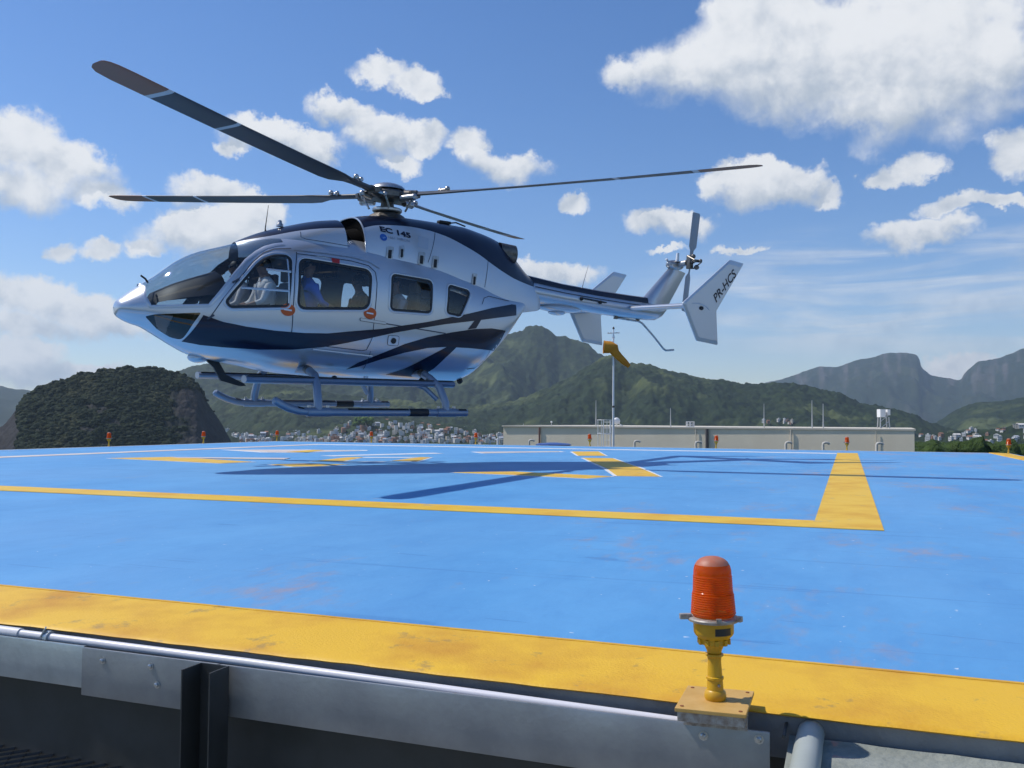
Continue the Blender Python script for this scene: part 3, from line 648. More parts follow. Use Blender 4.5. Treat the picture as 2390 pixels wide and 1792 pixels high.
# expanded metal walkway
xm = MB(); Z = -.41
for r in range(22):
    v = 2.19 - r*.034; pp = []; n = 110
    for i in range(n+1): pp.append((-4.6+3.0*i/n, v + (.017 if (i+r) % 2 else -.017)))
    for i in range(n):
        (ua, va), (ub, vb_) = pp[i], pp[i+1]
        xm.add([pad(ua, va, Z), pad(ub, vb_, Z), pad(ub, vb_-.004, Z-.008), pad(ua, va-.004, Z-.008)], [(0, 1, 2, 3)])
tag(xm.build('walkway_mesh', mat('mesh_steel', (.05, .05, .05), .5, .3)), 'dark expanded metal walkway mesh in the lower left corner', 'walkway mesh')

# ------------------------------------------------------------------ beacons
lensm = bpy.data.materials.new('beacon_red_lens'); lensm.use_nodes = True; b_ = lensm.node_tree.nodes['Principled BSDF']
b_.inputs['Base Color'].default_value = (.76, .125, .008, 1); b_.inputs['Roughness'].default_value = .16; b_.inputs['Transmission Weight'].default_value = .0; b_.inputs['IOR'].default_value = 1.45; b_.inputs['Subsurface Weight'].default_value = .25; b_.inputs['Subsurface Radius'].default_value = (.05, .01, .004); b_.inputs['Subsurface Scale'].default_value = .3
_nt = lensm.node_tree; _tr = _nt.nodes.new('ShaderNodeBsdfTranslucent'); _tr.inputs[0].default_value = (1.0, .26, .015, 1); _mx = _nt.nodes.new('ShaderNodeMixShader'); _mx.inputs[0].default_value = .26; _tp = _nt.nodes.new('ShaderNodeBsdfTransparent'); _tp.inputs[0].default_value = (1.0, .36, .05, 1); _m2 = _nt.nodes.new('ShaderNodeMixShader'); _m2.inputs[0].default_value = .42; _nt.links.new(b_.outputs[0], _m2.inputs[1]); _nt.links.new(_tp.outputs[0], _m2.inputs[2]); _nt.links.new(_m2.outputs[0], _mx.inputs[1]); _nt.links.new(_tr.outputs[0], _mx.inputs[2]); _nt.links.new(_mx.outputs[0], _nt.nodes['Material Output'].inputs[0])
lenscap = mat('beacon_dusty_top', (.42, .17, .11), .55, var=(.45, .10, .04), scale=30)
byel = mat('beacon_yellow', (.62, .36, .015), .4, var=(.52, .27, .01), scale=20)
bgrey = mat('beacon_clamp', (.42, .41, .38), .5, .3, var=(.25, .20, .16), scale=60)
bblack = mat('beacon_plate', (.02, .02, .022), .35)
btan = mat('beacon_base_plate', (.58, .36, .11), .6, var=(.50, .29, .07), scale=14)
bulbm = mat('bulb_glass', (.75, .72, .66), .25)
bbrown = mat('beacon_rust', (.25, .09, .03), .7)
k = .336/1075
def zy(y): return (1185-y)*k
prof = [(.155, 548)]
y = 540
while y > 250:
    rr = np.interp(y, [240, 300, 380, 400, 545], [.0445, .0452, .0462, .0485, .0518])
    for (dy, dr) in ((0, 0), (-6, .0010), (-10, .0010), (-15, 0)):
        prof.append((rr+dr, y+dy))
    y -= 17
prof = [(p[0], p[1]) for p in prof if p[1] > 250 and p[0] < .1]
dome = [(.0446, 240), (.0440, 212), (.0425, 190), (.0402, 172)]
capp = [(.0400, 171), (.0355, 148), (.028, 129), (.018, 116), (.008, 110.5), (.0004, 109)]
def beacon(loc, label, group=None, plate=True, turn=0.0):
    root = empty('beacon', loc=loc); root.rotation_euler = (0, 0, turn)
    kids(root, 'lens', MB().lathe([(.048, zy(552))]+[(r, zy(q)) for r, q in prof+dome], n=40, cap=False), lensm, True, 25)
    kids(root, 'lens_top', MB().lathe([(r, zy(q)) for r, q in capp], n=40), lenscap, True)
    kids(root, 'bulb', MB().lathe([(.012, zy(548)), (.012, zy(470)), (.019, zy(450)), (.021, zy(360)), (.016, zy(320)), (.0004, zy(312))], n=16), bulbm, True)
    c = MB().lathe([(.052, zy(560)), (.0585, zy(566)), (.0605, zy(575)), (.059, zy(592)), (.050, zy(600))], n=36); o = kids(root, 'clamp_ring', c, bgrey, True)
    for a, w in ((R(200), .028), (R(-18), .012)):
        q = MB(); q.box((0, 0, 0), (w, .014, .013), ch=.002); p = kids(o, 'clamp_lug', q, bgrey); p.location = (.066*math.cos(a), .066*math.sin(a), zy(560)); p.rotation_euler = (0, 0, a)
    for a in (R(-70), R(60), R(150)):
        q = MB(); q.box((0, 0, 0), (.005, .012, .010)); p = kids(o, 'clip', q, bgrey); p.location = (.060*math.cos(a), .060*math.sin(a), zy(560)); p.rotation_euler = (0, 0, a)
    bd_ = MB().lathe([(.048, zy(598)), (.0475, zy(610)), (.0470, zy(680)), (.044, zy(700)), (.036, zy(724)), (.0350, zy(727)), (.0335, zy(765)), (.024, zy(775)), (.018, zy(815)), (.0165, zy(835))], n=36)
    o = kids(root, 'body', bd_, byel, True, 30)
    for a in range(10):
        w = a*2*math.pi/10; q = MB(); q.box((0, 0, 0), (.006, .009, .0125)); p = kids(o, 'rib', q, byel); p.location = (.0355*math.cos(w), .0355*math.sin(w), zy(746)); p.rotation_euler = (0, 0, w)
    q = MB(); rows = []
    for i in range(9):
        w = R(-78)+R(50)*i/8; rows.append([(.0478*math.cos(w), .0478*math.sin(w), zy(628)), (.0478*math.cos(w), .0478*math.sin(w), zy(700)) if False else (.0478*math.cos(w), .0478*math.sin(w), zy(682))])
    q.grid(rows); kids(o, 'name_plate', q, bblack)
    st = MB().lathe([(.0165, zy(838)), (.021, zy(842)), (.0215, zy(855)), (.0165, zy(866)), (.0155, zy(900)), (.0175, zy(1010)), (.0205, zy(1015)), (.0205, zy(1030)), (.0180, zy(1036)), (.0195, zy(1110)), (.0240, zy(1125)), (.0255, zy(1150)), (.0255, zy(1170)), (.0235, zy(1185))], n=28)
    o = kids(root, 'stem', st, byel, True, 35)
    q = MB().sphere((.0195*math.cos(R(-55)), .0195*math.sin(R(-55)), zy(1070)), .004, 8, 6); kids(o, 'set_screw', q, bgrey, True)
    if plate:
        pl = MB(); pl.box((0, 0, -.0045), (.160, .185, .009), ch=.0015); o = kids(root, 'base_plate', pl, btan)
        for sx in (-1, 1):
            for sy in (-1, 1): kids(o, 'bolt', MB().lathe([(.0045, 0), (.0045, .0015), (.0004, .0018)], (sx*.066, sy*.075, 0), 8), bbrown)
        wd = MB(); wd.box((0, -.045, -.0205), (.15, .085, .021)); wd.box((0, -.010, -.047), (.148, .012, .030)); kids(root, 'base_bracket', wd, bgrey)
    tag(root, label, 'beacon', group); return root
near = beacon(pad(-.287, 2.10, .0322), 'large orange-red beacon on a yellow stem at the near edge', turn=-PYAW)
near.rotation_euler = (R(.3), R(-1.2), -PYAW); near.scale = (.967, .967, .967)
far_uv = [(UL+.02, VF-2*3.304, 'red beacon on yellow stem, leftmost along the far side, before the rocky hill'), (UL+.02, VF-3.304, 'red beacon, second from the left, before the steep dark cliff foot'),
          (UL+.02, VF+.02, 'red beacon at the far left corner of the pad'), (UL+3.304, VF+.02, 'red beacon on the far edge before the middle of the white houses'), (UL+2*3.304, VF+.02, 'red beacon on the far edge just left of the beige wall'),
          (UL+3*3.304, VF+.02, 'red beacon before the beige wall, just left of the ladder cage'), (UL+4*3.304, VF+.02, 'red beacon before the middle of the beige wall'), (UL+4.94*3.304, VF+.02, 'red beacon behind the far end of the wide yellow stripe'), (UR-.02, VF+.02, 'red beacon at the far right corner on the yellow band')]
proto = None
for (u, v, lab) in far_uv:
    if proto is None:
        proto = beacon(pad(u, v, .0), lab, 'beacons along the far edges of the pad', False, .3); o = proto
    else:
        o = copy_tree(proto); o.location = pad(u, v, 0); tag(o, lab)
    o.location.z = .002; o.rotation_euler = (R(rng.uniform(-2, 2)), R(rng.uniform(-2, 2)), rng.uniform(0, 6))

# ================================================================== NEIGHBOURING ROOF beyond the pad
def at(px, py, Y): d = sight(px, py); q = Y/d.y; return Vector((d.x*q, Y, EYE+d.z*q))
WY = 45.0; wL = at(1175, 995.5, WY); wt = wL.z; WA = PYAW+.17; WU = Vector((math.cos(WA), -math.sin(WA), 0)); WN = -Vector((math.sin(WA), math.cos(WA), 0))
def onwall(px, py, off=0.0):
    d = sight(px, py); e = Vector((0, 0, EYE)); q = ((wL + WN*off) - e).dot(WN)/d.dot(WN); return e + d*q
wR = onwall(2134, 1002); WLEN = (wR-wL).dot(WU); wmid = wL + WU*(WLEN/2) - WN*6; WROT = Matrix.Rotation(-WA, 3, 'Z')
beige = mat('beige_render', (.80, .71, .54), .9, var=(.74, .65, .49), scale=.7, bump=.15, bscale=6)
coping = mat('coping_render', (.62, .57, .47), .85, var=(.52, .48, .40), scale=1.5)
grey_m = mat('galvanised', (.5, .5, .5), .45, .5); white_m = mat('white_metal', (.78, .78, .78), .4); pinkpipe = mat('brown_pipe', (.24, .13, .10), .7); dpipe = mat('dark_pipe', (.10, .09, .09), .7)
wb = empty('parapet_building', loc=(wmid.x, wmid.y, GROUND_Z)); L = -Vector(wb.location)
def part(name, mb, m, root, Lx, smooth=False): o = mb.build(name, m, root, smooth); o.matrix_parent_inverse = Matrix.Translation(Lx); return o
b = MB(); wr2 = wL + WU*WLEN; away = Vector((wr2.x, wr2.y, 0)).normalized(); PLAN = [(wL.x, wL.y), (wr2.x, wr2.y), (wr2.x+away.x*12-.2, wr2.y+away.y*12), (wL.x-WN.x*12, wL.y-WN.y*12)]
b.prism(PLAN, lambda p: (p[0], p[1], wt), lambda p: (p[0], p[1], GROUND_Z)); part('wall', b, beige, wb, L)
b = MB(); cpl = [(PLAN[0][0]-.05+WN.x*.06, PLAN[0][1]+WN.y*.06), (PLAN[1][0]+.06+WN.x*.06, PLAN[1][1]+WN.y*.06), (PLAN[2][0]+.06, PLAN[2][1]), (PLAN[3][0]-.05, PLAN[3][1])]
b.prism(cpl, lambda p: (p[0], p[1], wt+.002), lambda p: (p[0], p[1], wt+.07)); part('coping', b, coping, wb, L)
for px, m, r in ((1259, pinkpipe, .045), (1650, dpipe, .07), (1624, coping, .02), (1846, coping, .03), (2045, coping, .015)):
    p = onwall(px, 1020, .06); part('downpipe', MB().tube([(p.x, p.y, wt-.02), (p.x, p.y, -6)], r, 8), m, wb, L, True)
tag(wb, 'long flat beige parapet wall of the roof beyond the pad', 'building')
def hook(px, py, label):
    p = onwall(px, py, .7); h = MB(); z = p.z
    h.tube([(p.x, p.y, -6), (p.x, p.y, z-.08), (p.x+.02, p.y, z-.02), (p.x+.08, p.y, z), (p.x+.20, p.y, z-.01), (p.x+.26, p.y, z-.06)], .052, 10)
    o = h.build('vent_pipe', mat('vent_white', (.55, .52, .46), .7) if 'vent_white' not in bpy.data.materials else bpy.data.materials['vent_white'], None, True); tag(o, label, 'vent pipe', 'vent pipes along the beige wall')
hook(1235, 1027, 'pale bent vent pipe left of the blue tank lid'); hook(1481, 1029, 'pale bent vent pipe just right of the windsock pole'); hook(1624, 1031, 'pale bent vent pipe left of the dark downpipe')
hook(1834, 1032, 'pale bent vent pipe in the right half of the wall, left of two'); hook(1921, 1033, 'pale bent vent pipe just left of the wide yellow stripe'); hook(2046, 1034, 'pale bent vent pipe nearest the right end of the wall')
# blue tank
tp = at(1292, 1034, 30); tk = empty('water_tank', loc=(tp.x, tp.y, -2)); bl = mat('tank_blue', (.035, .075, .24), .35, var=(.05, .10, .30), scale=5)
kids(tk, 'tank', MB().lathe([(.50, 0), (.54, tp.z+1.86), (.0004, tp.z+1.87)], n=32), bl, True)
kids(tk, 'lid', MB().lathe([(.52, tp.z+1.9), (.60, tp.z+1.93), (.60, tp.z+1.96), (.50, tp.z+1.99), (.15, tp.z+2.02), (.0004, tp.z+2.02)], n=32), bl, True)
tag(tk, 'round blue water tank with a lid between the pad and the wall', 'water tank')
# ladder with cage
lp0 = onwall(1410, 1000, .75); ld = empty('caged_ladder', loc=(lp0.x, lp0.y, -6)); topz = onwall(1410, 979, .75).z+6; ld.rotation_euler = (0, 0, -WA)
for sx in (-.17, .17): kids(ld, 'rail', MB().tube([(sx, .3, 0), (sx, .3, topz)], .022, 6), white_m)
for i in range(int(topz/.28)): kids(ld, 'rung', MB().tube([(-.17, .3, .2+i*.28), (.17, .3, .2+i*.28)], .012, 6), white_m)
for i in range(8):
    zz = topz-.02-i*.62
    if zz < 2: break
    kids(ld, 'hoop', MB().tube([(.33*math.cos(R(200)-R(220)*0+R(220)*k/10*-1+R(0)) if False else .33*math.cos(R(20)-R(220)*k/10), .05+.33*math.sin(R(20)-R(220)*k/10)*1.0, zz) for k in range(11)], .016, 6), white_m)
for k in range(5):
    a = R(20)-R(220)*(k+.5)/5; kids(ld, 'cage_bar', MB().tube([(.33*math.cos(a), .05+.33*math.sin(a), 2), (.33*math.cos(a), .05+.33*math.sin(a), topz-.02)], .014, 6), white_m)
tag(ld, 'white steel ladder with safety cage on the beige wall', 'ladder')
# things on that roof
def mast(px, ptop, label, r=.022, off=-1.5):
    a_ = onwall(px, ptop, off); o = MB().tube([(a_.x, a_.y, wt), (a_.x, a_.y, (wt+a_.z)/2), (a_.x, a_.y, a_.z)], [r*1.5, r, r*.6], 7).build('roof_mast', grey_m, None, True); tag(o, label, 'mast', 'thin masts on the far roof')
mast(1391, 934, 'thin grey mast just left of the caged ladder'); mast(1565, 952, 'short thin mast between the ladder and the crate on the wall'); mast(1783, 942, 'thin mast left of the tall mast pair', .018)
mast(1895, 934, 'tallest thin mast on the right half of the wall'); mast(1921, 942, 'thin mast just right of the tallest mast'); mast(1222, 988, 'tiny mast stub near the left end of the wall', .012)
dq = onwall(1439, 981, -.8); dr = empty('dish_antenna', loc=(dq.x, dq.y, wt+.07))
kids(dr, 'dish', MB().lathe([(.0004, -.05), (.09, -.045), (.14, -.015), (.17, .03), (.165, .03), (.13, 0), (.0004, -.03)], (0, -.05, dq.z-wt-.1), 20, axis='y'), white_m, True)
for sx in (-.02, .22): kids(dr, 'strut', MB().tube([(sx*.4, 0, dq.z-wt-.15), (sx, .05, 0)], .018, 6), white_m)
kids(dr, 'strut', MB().tube([(.0, .3, dq.z-wt-.1), (.35, .35, 0)], .018, 6), white_m)
tag(dr, 'small white dish antenna on struts beside the windsock pole', 'antenna')
cq = onwall(1611, 991, -1.2); ct = empty('roof_cage', loc=(cq.x, cq.y, wt+.07))
for sx in (-.16, 0, .16):
    for sy in (-.12, .12): kids(ct, 'bar', MB().tube([(sx, sy, 0), (sx, sy, .24)], .014, 5), white_m)
for zz in (.02, .12, .23):
    for sy in (-.12, .12): kids(ct, 'rail', MB().tube([(-.17, sy, zz), (.17, sy, zz)], .014, 5), white_m)
tag(ct, 'small white barred cage standing on the beige wall', 'cage')
sq = at(1283, 992, WY+.5); fq = onwall(1287, 995, -.4); fl = empty('roof_light', loc=(fq.x, fq.y, wt+.07)); kids(fl, 'post', MB().tube([(0, 0, 0), (0, 0, .16)], .02, 6), grey_m); kids(fl, 'head', MB().sphere((0, 0, .18), .05, 8, 6), white_m, True); tag(fl, 'small lamp post stub on the left part of the wall', 'lamp')
bq = onwall(2062, 975, -5); tw = empty('roof_tower', loc=(bq.x, bq.y, wt)); hh = onwall(2062, 955, -5).z-wt
for sx in (-.28, .28):
    for sy in (-.2, .2): kids(tw, 'leg', MB().tube([(sx, sy, 0), (sx*.85, sy*.85, hh-.35)], .035, 6), grey_m)
for zz in (.25, .55): kids(tw, 'brace', MB().tube([(-.28, -.2, zz-.2), (.26, -.2, zz+.15)], .02, 5), grey_m)
b = MB(); b.box((-.13, 0, hh-.18), (.30, .5, .36)); kids(tw, 'panel', b, white_m); b = MB(); b.box((.22, 0, hh-.14), (.16, .5, .26)); kids(tw, 'panel', b, white_m)
tw.scale = (.78, .78, 1.0)
tag(tw, 'small white panelled tower on legs near the right end of the wall', 'roof tower')
# windsock
WSY = 27.5; base = at(1431.5, 1040, WSY); ws = empty('windsock', loc=(base.x, WSY, -3)); top = at(1432.5, 768, WSY).z+3; orange = mat('windsock_orange', (.58, .25, .012), .75, var=(.50, .19, .01), scale=6, bump=.2, bscale=20)
kids(ws, 'pole', MB().tube([(0, 0, 0), (0, 0, top*.55), (.0, 0, top)], [.045, .034, .022], 12), white_m, True)
kids(ws, 'joint', MB().lathe([(.036, at(1431, 949, WSY).z+2.97), (.04, at(1431, 949, WSY).z+3), (.036, at(1431, 949, WSY).z+3.03)], n=12), dpipe)
zc_ = at(1432, 777, WSY).z+3; kids(ws, 'cross_arm', MB().tube([(-.19, 0, zc_-.01), (.19, 0, zc_+.01)], .014, 6), grey_m)
for sx in (-.16, -.08, .09, .17): kids(ws, 'arm_lamp', MB().sphere((sx, 0, zc_+.005), .02, 8, 6), grey_m)
kids(ws, 'top_lamp', MB().lathe([(.03, top), (.035, top+.04), (.02, top+.07), (.0004, top+.08)], n=10), dpipe, True); kids(ws, 'swivel', MB().sphere((0, 0, at(1432, 787, WSY).z+3), .04, 10, 8), white_m, True)
def q3(px, py, dy=0): v = at(px, py, WSY); return Vector((v.x-base.x, dy, v.z+3))
sk = MB(); path = [q3(1409, 810, -.05), q3(1422, 811, -.05), q3(1432, 815, -.05), q3(1436, 824, -.05), q3(1445, 833, -.05), q3(1458, 845, -.04), q3(1469, 855, -.03)]
rad = [.195, .19, .175, .13, .115, .10, .06]; rows = []
for i, (p, r) in enumerate(zip(path, rad)):
    t = (path[min(i+1, 6)]-path[max(i-1, 0)]).normalized(); n_ = Vector((0, 1, 0)); u_ = t.cross(n_).normalized()
    rows.append([tuple(p+u_*r*math.cos(a)*(1+.05*math.sin(3*a+i))+n_*r*math.sin(a)*.9) for a in [2*math.pi*k/18 for k in range(18)]])
sk.grid(rows, closed=True); kids(ws, 'sock', sk, orange, True)
kids(ws, 'hoop', MB().tube([tuple(Vector(rows[0][k % 18])) for k in range(19)], .012, 6), orange)
kids(ws, 'arm', MB().tube([(0, 0, q3(1432, 797).z), tuple(q3(1410, 799))], .014, 6), grey_m)
tag(ws, 'orange windsock hanging limp on a tall white pole', 'windsock')
lpx = at(1162, 1022, 39); o = MB().tube([(lpx.x, lpx.y, -5), (lpx.x, lpx.y, lpx.z-.05), (lpx.x+.02, lpx.y, lpx.z)], .05, 8).build('white_vent_post', white_m, None, True); tag(o, 'thin white post just left of the beige wall end', 'post')

# ================================================================== HELICOPTER  (local axes: x forward, y to port, z up, metres; skid feet at z=0, mast at x=0)
def pose(yaw, pitch, roll, T):
    f = Vector((-math.cos(yaw), -math.sin(yaw), 0)); l = Vector((math.sin(yaw), -math.cos(yaw), 0)); u = Vector((0, 0, 1))
    f2 = f*math.cos(pitch)+u*math.sin(pitch); u2 = -f*math.sin(pitch)+u*math.cos(pitch)
    l2 = l*math.cos(roll)-u2*math.sin(roll); u3 = l*math.sin(roll)+u2*math.cos(roll)
    return Matrix(((f2.x, l2.x, u3.x, T[0]), (f2.y, l2.y, u3.y, T[1]), (f2.z, l2.z, u3.z, T[2]), (0, 0, 0, 1)))
HP = pose(.623796, -.007466, .062996, (-2.00315, 13.57203, .16671+EYE))
heli = empty('helicopter', HP); tag(heli, 'silver and navy twin-engine helicopter hovering low over the blue pad', 'helicopter')
# fuselage: x, top, bottom, half width, height of widest line, roundness above and below
HS=[(3.82,1.28,1.26,.01,1.27,2,2),(3.80,1.345,1.185,.13,1.27,2,2),(3.74,1.405,1.135,.215,1.27,2,2),(3.63,1.498,1.085,.30,1.26,2.05,2.05),(3.5,1.597,1.048,.375,1.25,2.1,2.1),(3.35,1.71,.97,.43,1.24,2.1,2.15),
(3.06,1.945,.805,.57,1.22,2.1,2.2),(2.87,2.055,.715,.65,1.21,2.15,2.25),(2.46,2.205,.625,.76,1.22,2.3,2.35),(2.2,2.295,.585,.805,1.24,2.4,2.4),(1.9,2.40,.53,.84,1.26,2.6,2.5),(1.5,2.46,.49,.86,1.28,2.8,2.6),
(.6,2.50,.46,.865,1.30,3.0,2.6),(0,2.46,.45,.865,1.30,3.0,2.6),(-.53,2.385,.44,.86,1.3,2.9,2.6),(-1.06,2.24,.44,.83,1.28,2.8,2.6),(-1.3,2.16,.505,.80,1.28,2.8,2.5),(-1.6,2.07,.74,.73,1.32,2.6,2.4),(-1.9,2.0,1.03,.63,1.42,2.4,2.3),
(-2.15,1.96,1.33,.52,1.55,2.3,2.2),(-2.35,1.95,1.60,.41,1.68,2.2,2.1),(-2.5,1.95,1.77,.31,1.80,2.1,2.1),(-2.62,1.94,1.82,.2,1.87,2,2)]
# cowling: x, top, half width, base, roundness
CS=[(2.32,2.27,.20,2.05,2.2),(2.2,2.335,.32,2.05,2.3),(1.98,2.44,.45,2.05,2.5),(1.6,2.575,.57,2.05,2.6),(1.2,2.69,.64,2.05,2.7),(.77,2.77,.68,2.0,2.8),(.54,2.845,.70,1.98,2.8),(.3,2.885,.715,1.95,2.8),(-.1,2.915,.72,1.92,2.8),(-.6,2.92,.715,1.85,2.7),(-.9,2.92,.70,1.8,2.6),
(-1.2,2.918,.67,1.72,2.5),(-1.55,2.875,.61,1.65,2.4),(-1.9,2.80,.53,1.6,2.3),(-2.15,2.70,.46,1.6,2.2),(-2.35,2.525,.40,1.62,2.1),(-2.55,2.35,.34,1.65,2.05),(-2.72,2.24,.28,1.68,2),(-2.82,2.15,.22,1.72,2)]
hs = list(zip(*HS)); Hf = [pchip(hs[0], hs[i]) for i in range(1, 7)]
def hull_y(x, z):
    zt, zb, w, zc, nu, nl = [f(x) for f in Hf]; up = z >= zc
    n = np.where(up, nu, nl); hh = np.where(up, zt-zc, zc-zb); q = np.clip(np.abs((z-zc)/hh), 0, 1)
    return w*(1-q**n)**(1/n)
cs = list(zip(*CS)); Cf = [pchip(cs[0], cs[i]) for i in range(1, 5)]
def cowl_y(x, z):
    zt, w, zb, n = [f(x) for f in Cf]; q = np.clip((z-zb)/(zt-zb), 0, 1); return w*(1-q**n)**(1/n)
def hull_ring(x, th, inset=0.0):
    zt, zb, w, zc, nu, nl = [f(x) for f in Hf]; c, s = np.cos(th), np.sin(th); n = np.where(c >= 0, nu, nl)
    y = (w-inset)*np.sign(s)*np.abs(s)**(2/n); z = zc+np.where(c >= 0, zt-zc-inset, zc-zb-inset)*np.sign(c)*np.abs(c)**(2/n)
    return np.stack([np.full_like(y, x), y, z], -1)
silver = mat('silver_metallic_paint', (.52, .55, .60), .30, .66, coat=.4)
pearl = mat('pearl_white_paint', (.56, .585, .63), .28, .40, coat=.5)
navy = mat('navy_paint', (.0045, .0075, .026), .28, 0, coat=.15, spec=.4)
blackp = mat('black_rubber', (.012, .012, .014), .55)
seal = mat('window_seal', (.016, .017, .02), .45)
seam = mat('panel_gap', (.05, .06, .085), .6)
lining = mat('cabin_lining', (.10, .09, .075), .9, var=(.08, .07, .06), scale=8)
trimtan = mat('cabin_trim_tan', (.30, .21, .10), .8, var=(.25, .17, .08), scale=10)
glass = glassmat('acrylic_window', (.70, .74, .76), 1.5); glass3 = glassmat('acrylic_chin_tinted', (.22, .23, .25), 1.5)
glass2 = glassmat('acrylic_windshield', (.64, .68, .70), 1.42)
metal = mat('bare_alloy', (.55, .55, .55), .32, .9, var=(.35, .34, .33), scale=14)
darkmetal = mat('oily_steel', (.10, .095, .09), .4, .7, var=(.20, .18, .16), scale=16)
# outlines on the skin as (x, z)
WIN_COCKPIT = [(2.623, 1.406), (2.574, 1.343), (1.848, 1.403), (1.786, 2.035), (1.836, 2.08), (1.986, 2.071), (2.106, 2.02), (2.219, 1.922), (2.397, 1.703), (2.531, 1.534)]
WIN_SLIDE = [(1.666, 2.058), (0.637, 1.985), (0.685, 1.451), (1.714, 1.381)]
WIN_REAR = [(0.304, 1.962), (-0.351, 1.923), (-0.319, 1.466), (0.336, 1.463)]
WIN_AFT = [(-0.654, 1.893), (-1.047, 1.838), (-0.841, 1.457), (-0.604, 1.479)]
CHIN = [(3.541, 1.176), (3.416, 1.214), (2.89, 1.263), (2.987, 1.095), (3.066, 0.886), (3.191, 0.913), (3.367, 1.019)]
BAND_T = [(2.884, 1.22), (2.653, 1.146), (2.368, 1.101), (1.997, 1.068), (1.604, 1.059), (1.275, 1.072), (0.831, 1.134), (0.474, 1.179), (0.108, 1.252), (-0.273, 1.325), (-0.675, 1.421), (-0.993, 1.494), (-1.479, 1.618), (-1.991, 1.718)]
BAND_B = [(3.064, 0.88), (2.866, 0.845), (2.599, 0.827), (2.171, 0.816), (1.726, 0.836), (1.316, 0.886), (0.985, 0.958), (0.644, 1.04), (0.287, 1.132), (-0.084, 1.211), (-0.576, 1.309), (-1.11, 1.395), (-1.604, 1.474), (-2.08, 1.549)]
SW2_T = [(0.855, 0.596), (0.734, 0.693), (0.422, 0.836), (0.083, 0.984), (-0.286, 1.104), (-0.685, 1.194), (-1.116, 1.271), (-1.476, 1.303), (-1.82, 1.288)]
SW2_B = [(0.851, 0.59), (0.703, 0.635), (0.396, 0.754), (0.057, 0.861), (-0.309, 0.945), (-0.607, 0.975), (-1.03, 0.978), (-1.664, 0.96)]
SW3 = [(0.186, 0.534), (-0.038, 0.632), (-0.341, 0.817), (-0.63, 0.976), (-0.813, 0.984), (-0.647, 0.814), (-0.519, 0.649), (-0.372, 0.51)]
LINK = [(-0.985, 1.254), (-1.149, 1.283), (-1.246, 1.42), (-1.11, 1.395)]
SEAM_A = [(2.814, 1.186), (2.658, 1.442), (2.447, 1.731), (2.265, 1.954), (2.11, 2.098), (1.968, 2.164), (1.747, 2.19)]
SEAM_B = [(1.69, 2.146), (1.752, 1.833), (1.778, 1.373), (1.782, 1.089), (1.803, 0.872)]
SEAM_C = [(2.838, 1.168), (2.83, 1.06), (2.743, 0.993), (2.434, 0.971), (1.81, 0.906)]
SLIDE_TOP = [(1.695, 2.122), (1.295, 2.114), (0.923, 2.097), (0.669, 2.056), (0.572, 1.973), (0.554, 1.822), (0.588, 1.337), (0.608, 1.036), (0.667, 0.877), (0.729, 0.862), (1.281, 0.897)]
RAIL = [(0.811, 1.311), (0.411, 1.276), (0.41, 1.246), (0.81, 1.275)]
RAIL2 = [(0.41, 1.258), (-0.006, 1.222), (-0.591, 1.174)]
PLAC1 = [(1.847, 1.352)]
PLAC2 = [(0.66, 1.387)]
RED = [(1.217, 2.104), (1.1, 2.097), (1.109, 2.036), (1.213, 2.043)]
FILL = [(0.268, 1.023)]
STEPRAIL = [(1.462, 0.848), (0.557, 0.791)]
CDARK_F = [(2.238, 2.292), (1.94, 2.367), (1.55, 2.478), (1.249, 2.539), (0.827, 2.596)]
CDARK_R = [(0.654, 2.614), (0.464, 2.672), (0.179, 2.711), (-0.111, 2.727), (-0.404, 2.711), (-0.704, 2.659), (-1.013, 2.56), (-1.342, 2.438), (-1.586, 2.328), (-1.846, 2.228), (-2.133, 2.146), (-2.589, 2.083)]
LOGO = [(0.38, 2.5)]
VENTS = [(0.295, 2.283), (0.101, 2.317), (-0.225, 2.257), (-0.461, 2.225), (-1.189, 2.039)]
CSEAM = [(-0.531, 2.701), (-0.334, 2.211)]
CSEAM2 = [(-1.511, 2.37), (-1.404, 1.94)]
band_poly = BAND_T + [(-2.10, 1.72)] + BAND_B[::-1]
WS = [(3.505, 1.66), (3.512, 1.559), (3.53, 1.422), (3.468, 1.292), (2.818, 1.344), (2.655, 1.565), (2.504, 1.773), (2.335, 1.975), (2.183, 2.102), (2.06, 2.18), (1.94, 2.225), (1.82, 2.25), (1.83, 2.8), (3.7, 2.8)]
WINS = {'cockpit': roundpoly(WIN_COCKPIT, .05), 'slide': roundpoly(WIN_SLIDE, .12), 'rear': roundpoly(WIN_REAR, .07), 'aft': roundpoly(WIN_AFT, .06)}
CHINR = roundpoly(CHIN, .05)
DOORA = [(1.70, 2.17), (1.76, 1.83), (1.785, 1.37), (1.785, 1.09), (1.80, .89), (2.434, .965), (2.743, .99), (2.83, 1.06), (2.835, 1.17), (2.66, 1.44), (2.45, 1.73), (2.265, 1.954), (2.11, 2.098), (1.968, 2.164)]
DOORB = [(1.695, 2.13), (1.295, 2.122), (.923, 2.105), (.669, 2.06), (.572, 1.973), (.554, 1.822), (.588, 1.337), (.608, 1.036), (.667, .877), (.729, .862), (1.281, .88), (1.78, .90), (1.775, 1.09), (1.77, 1.37), (1.745, 1.83)]
th = np.linspace(0, 2*np.pi, 281)[:-1]
xs = np.concatenate([3.8195-.32*np.linspace(0, 1, 26)**2, np.arange(3.47, -2.62, -.0235)])
RG = np.array([hull_ring(x, th) for x in xs])
nx, nt_ = RG.shape[:2]
Cc = (RG[:-1]+RG[1:])/2; Cc = (Cc+np.roll(Cc, -1, 1))/2; fx, fy, fz = Cc[..., 0], Cc[..., 1], Cc[..., 2]
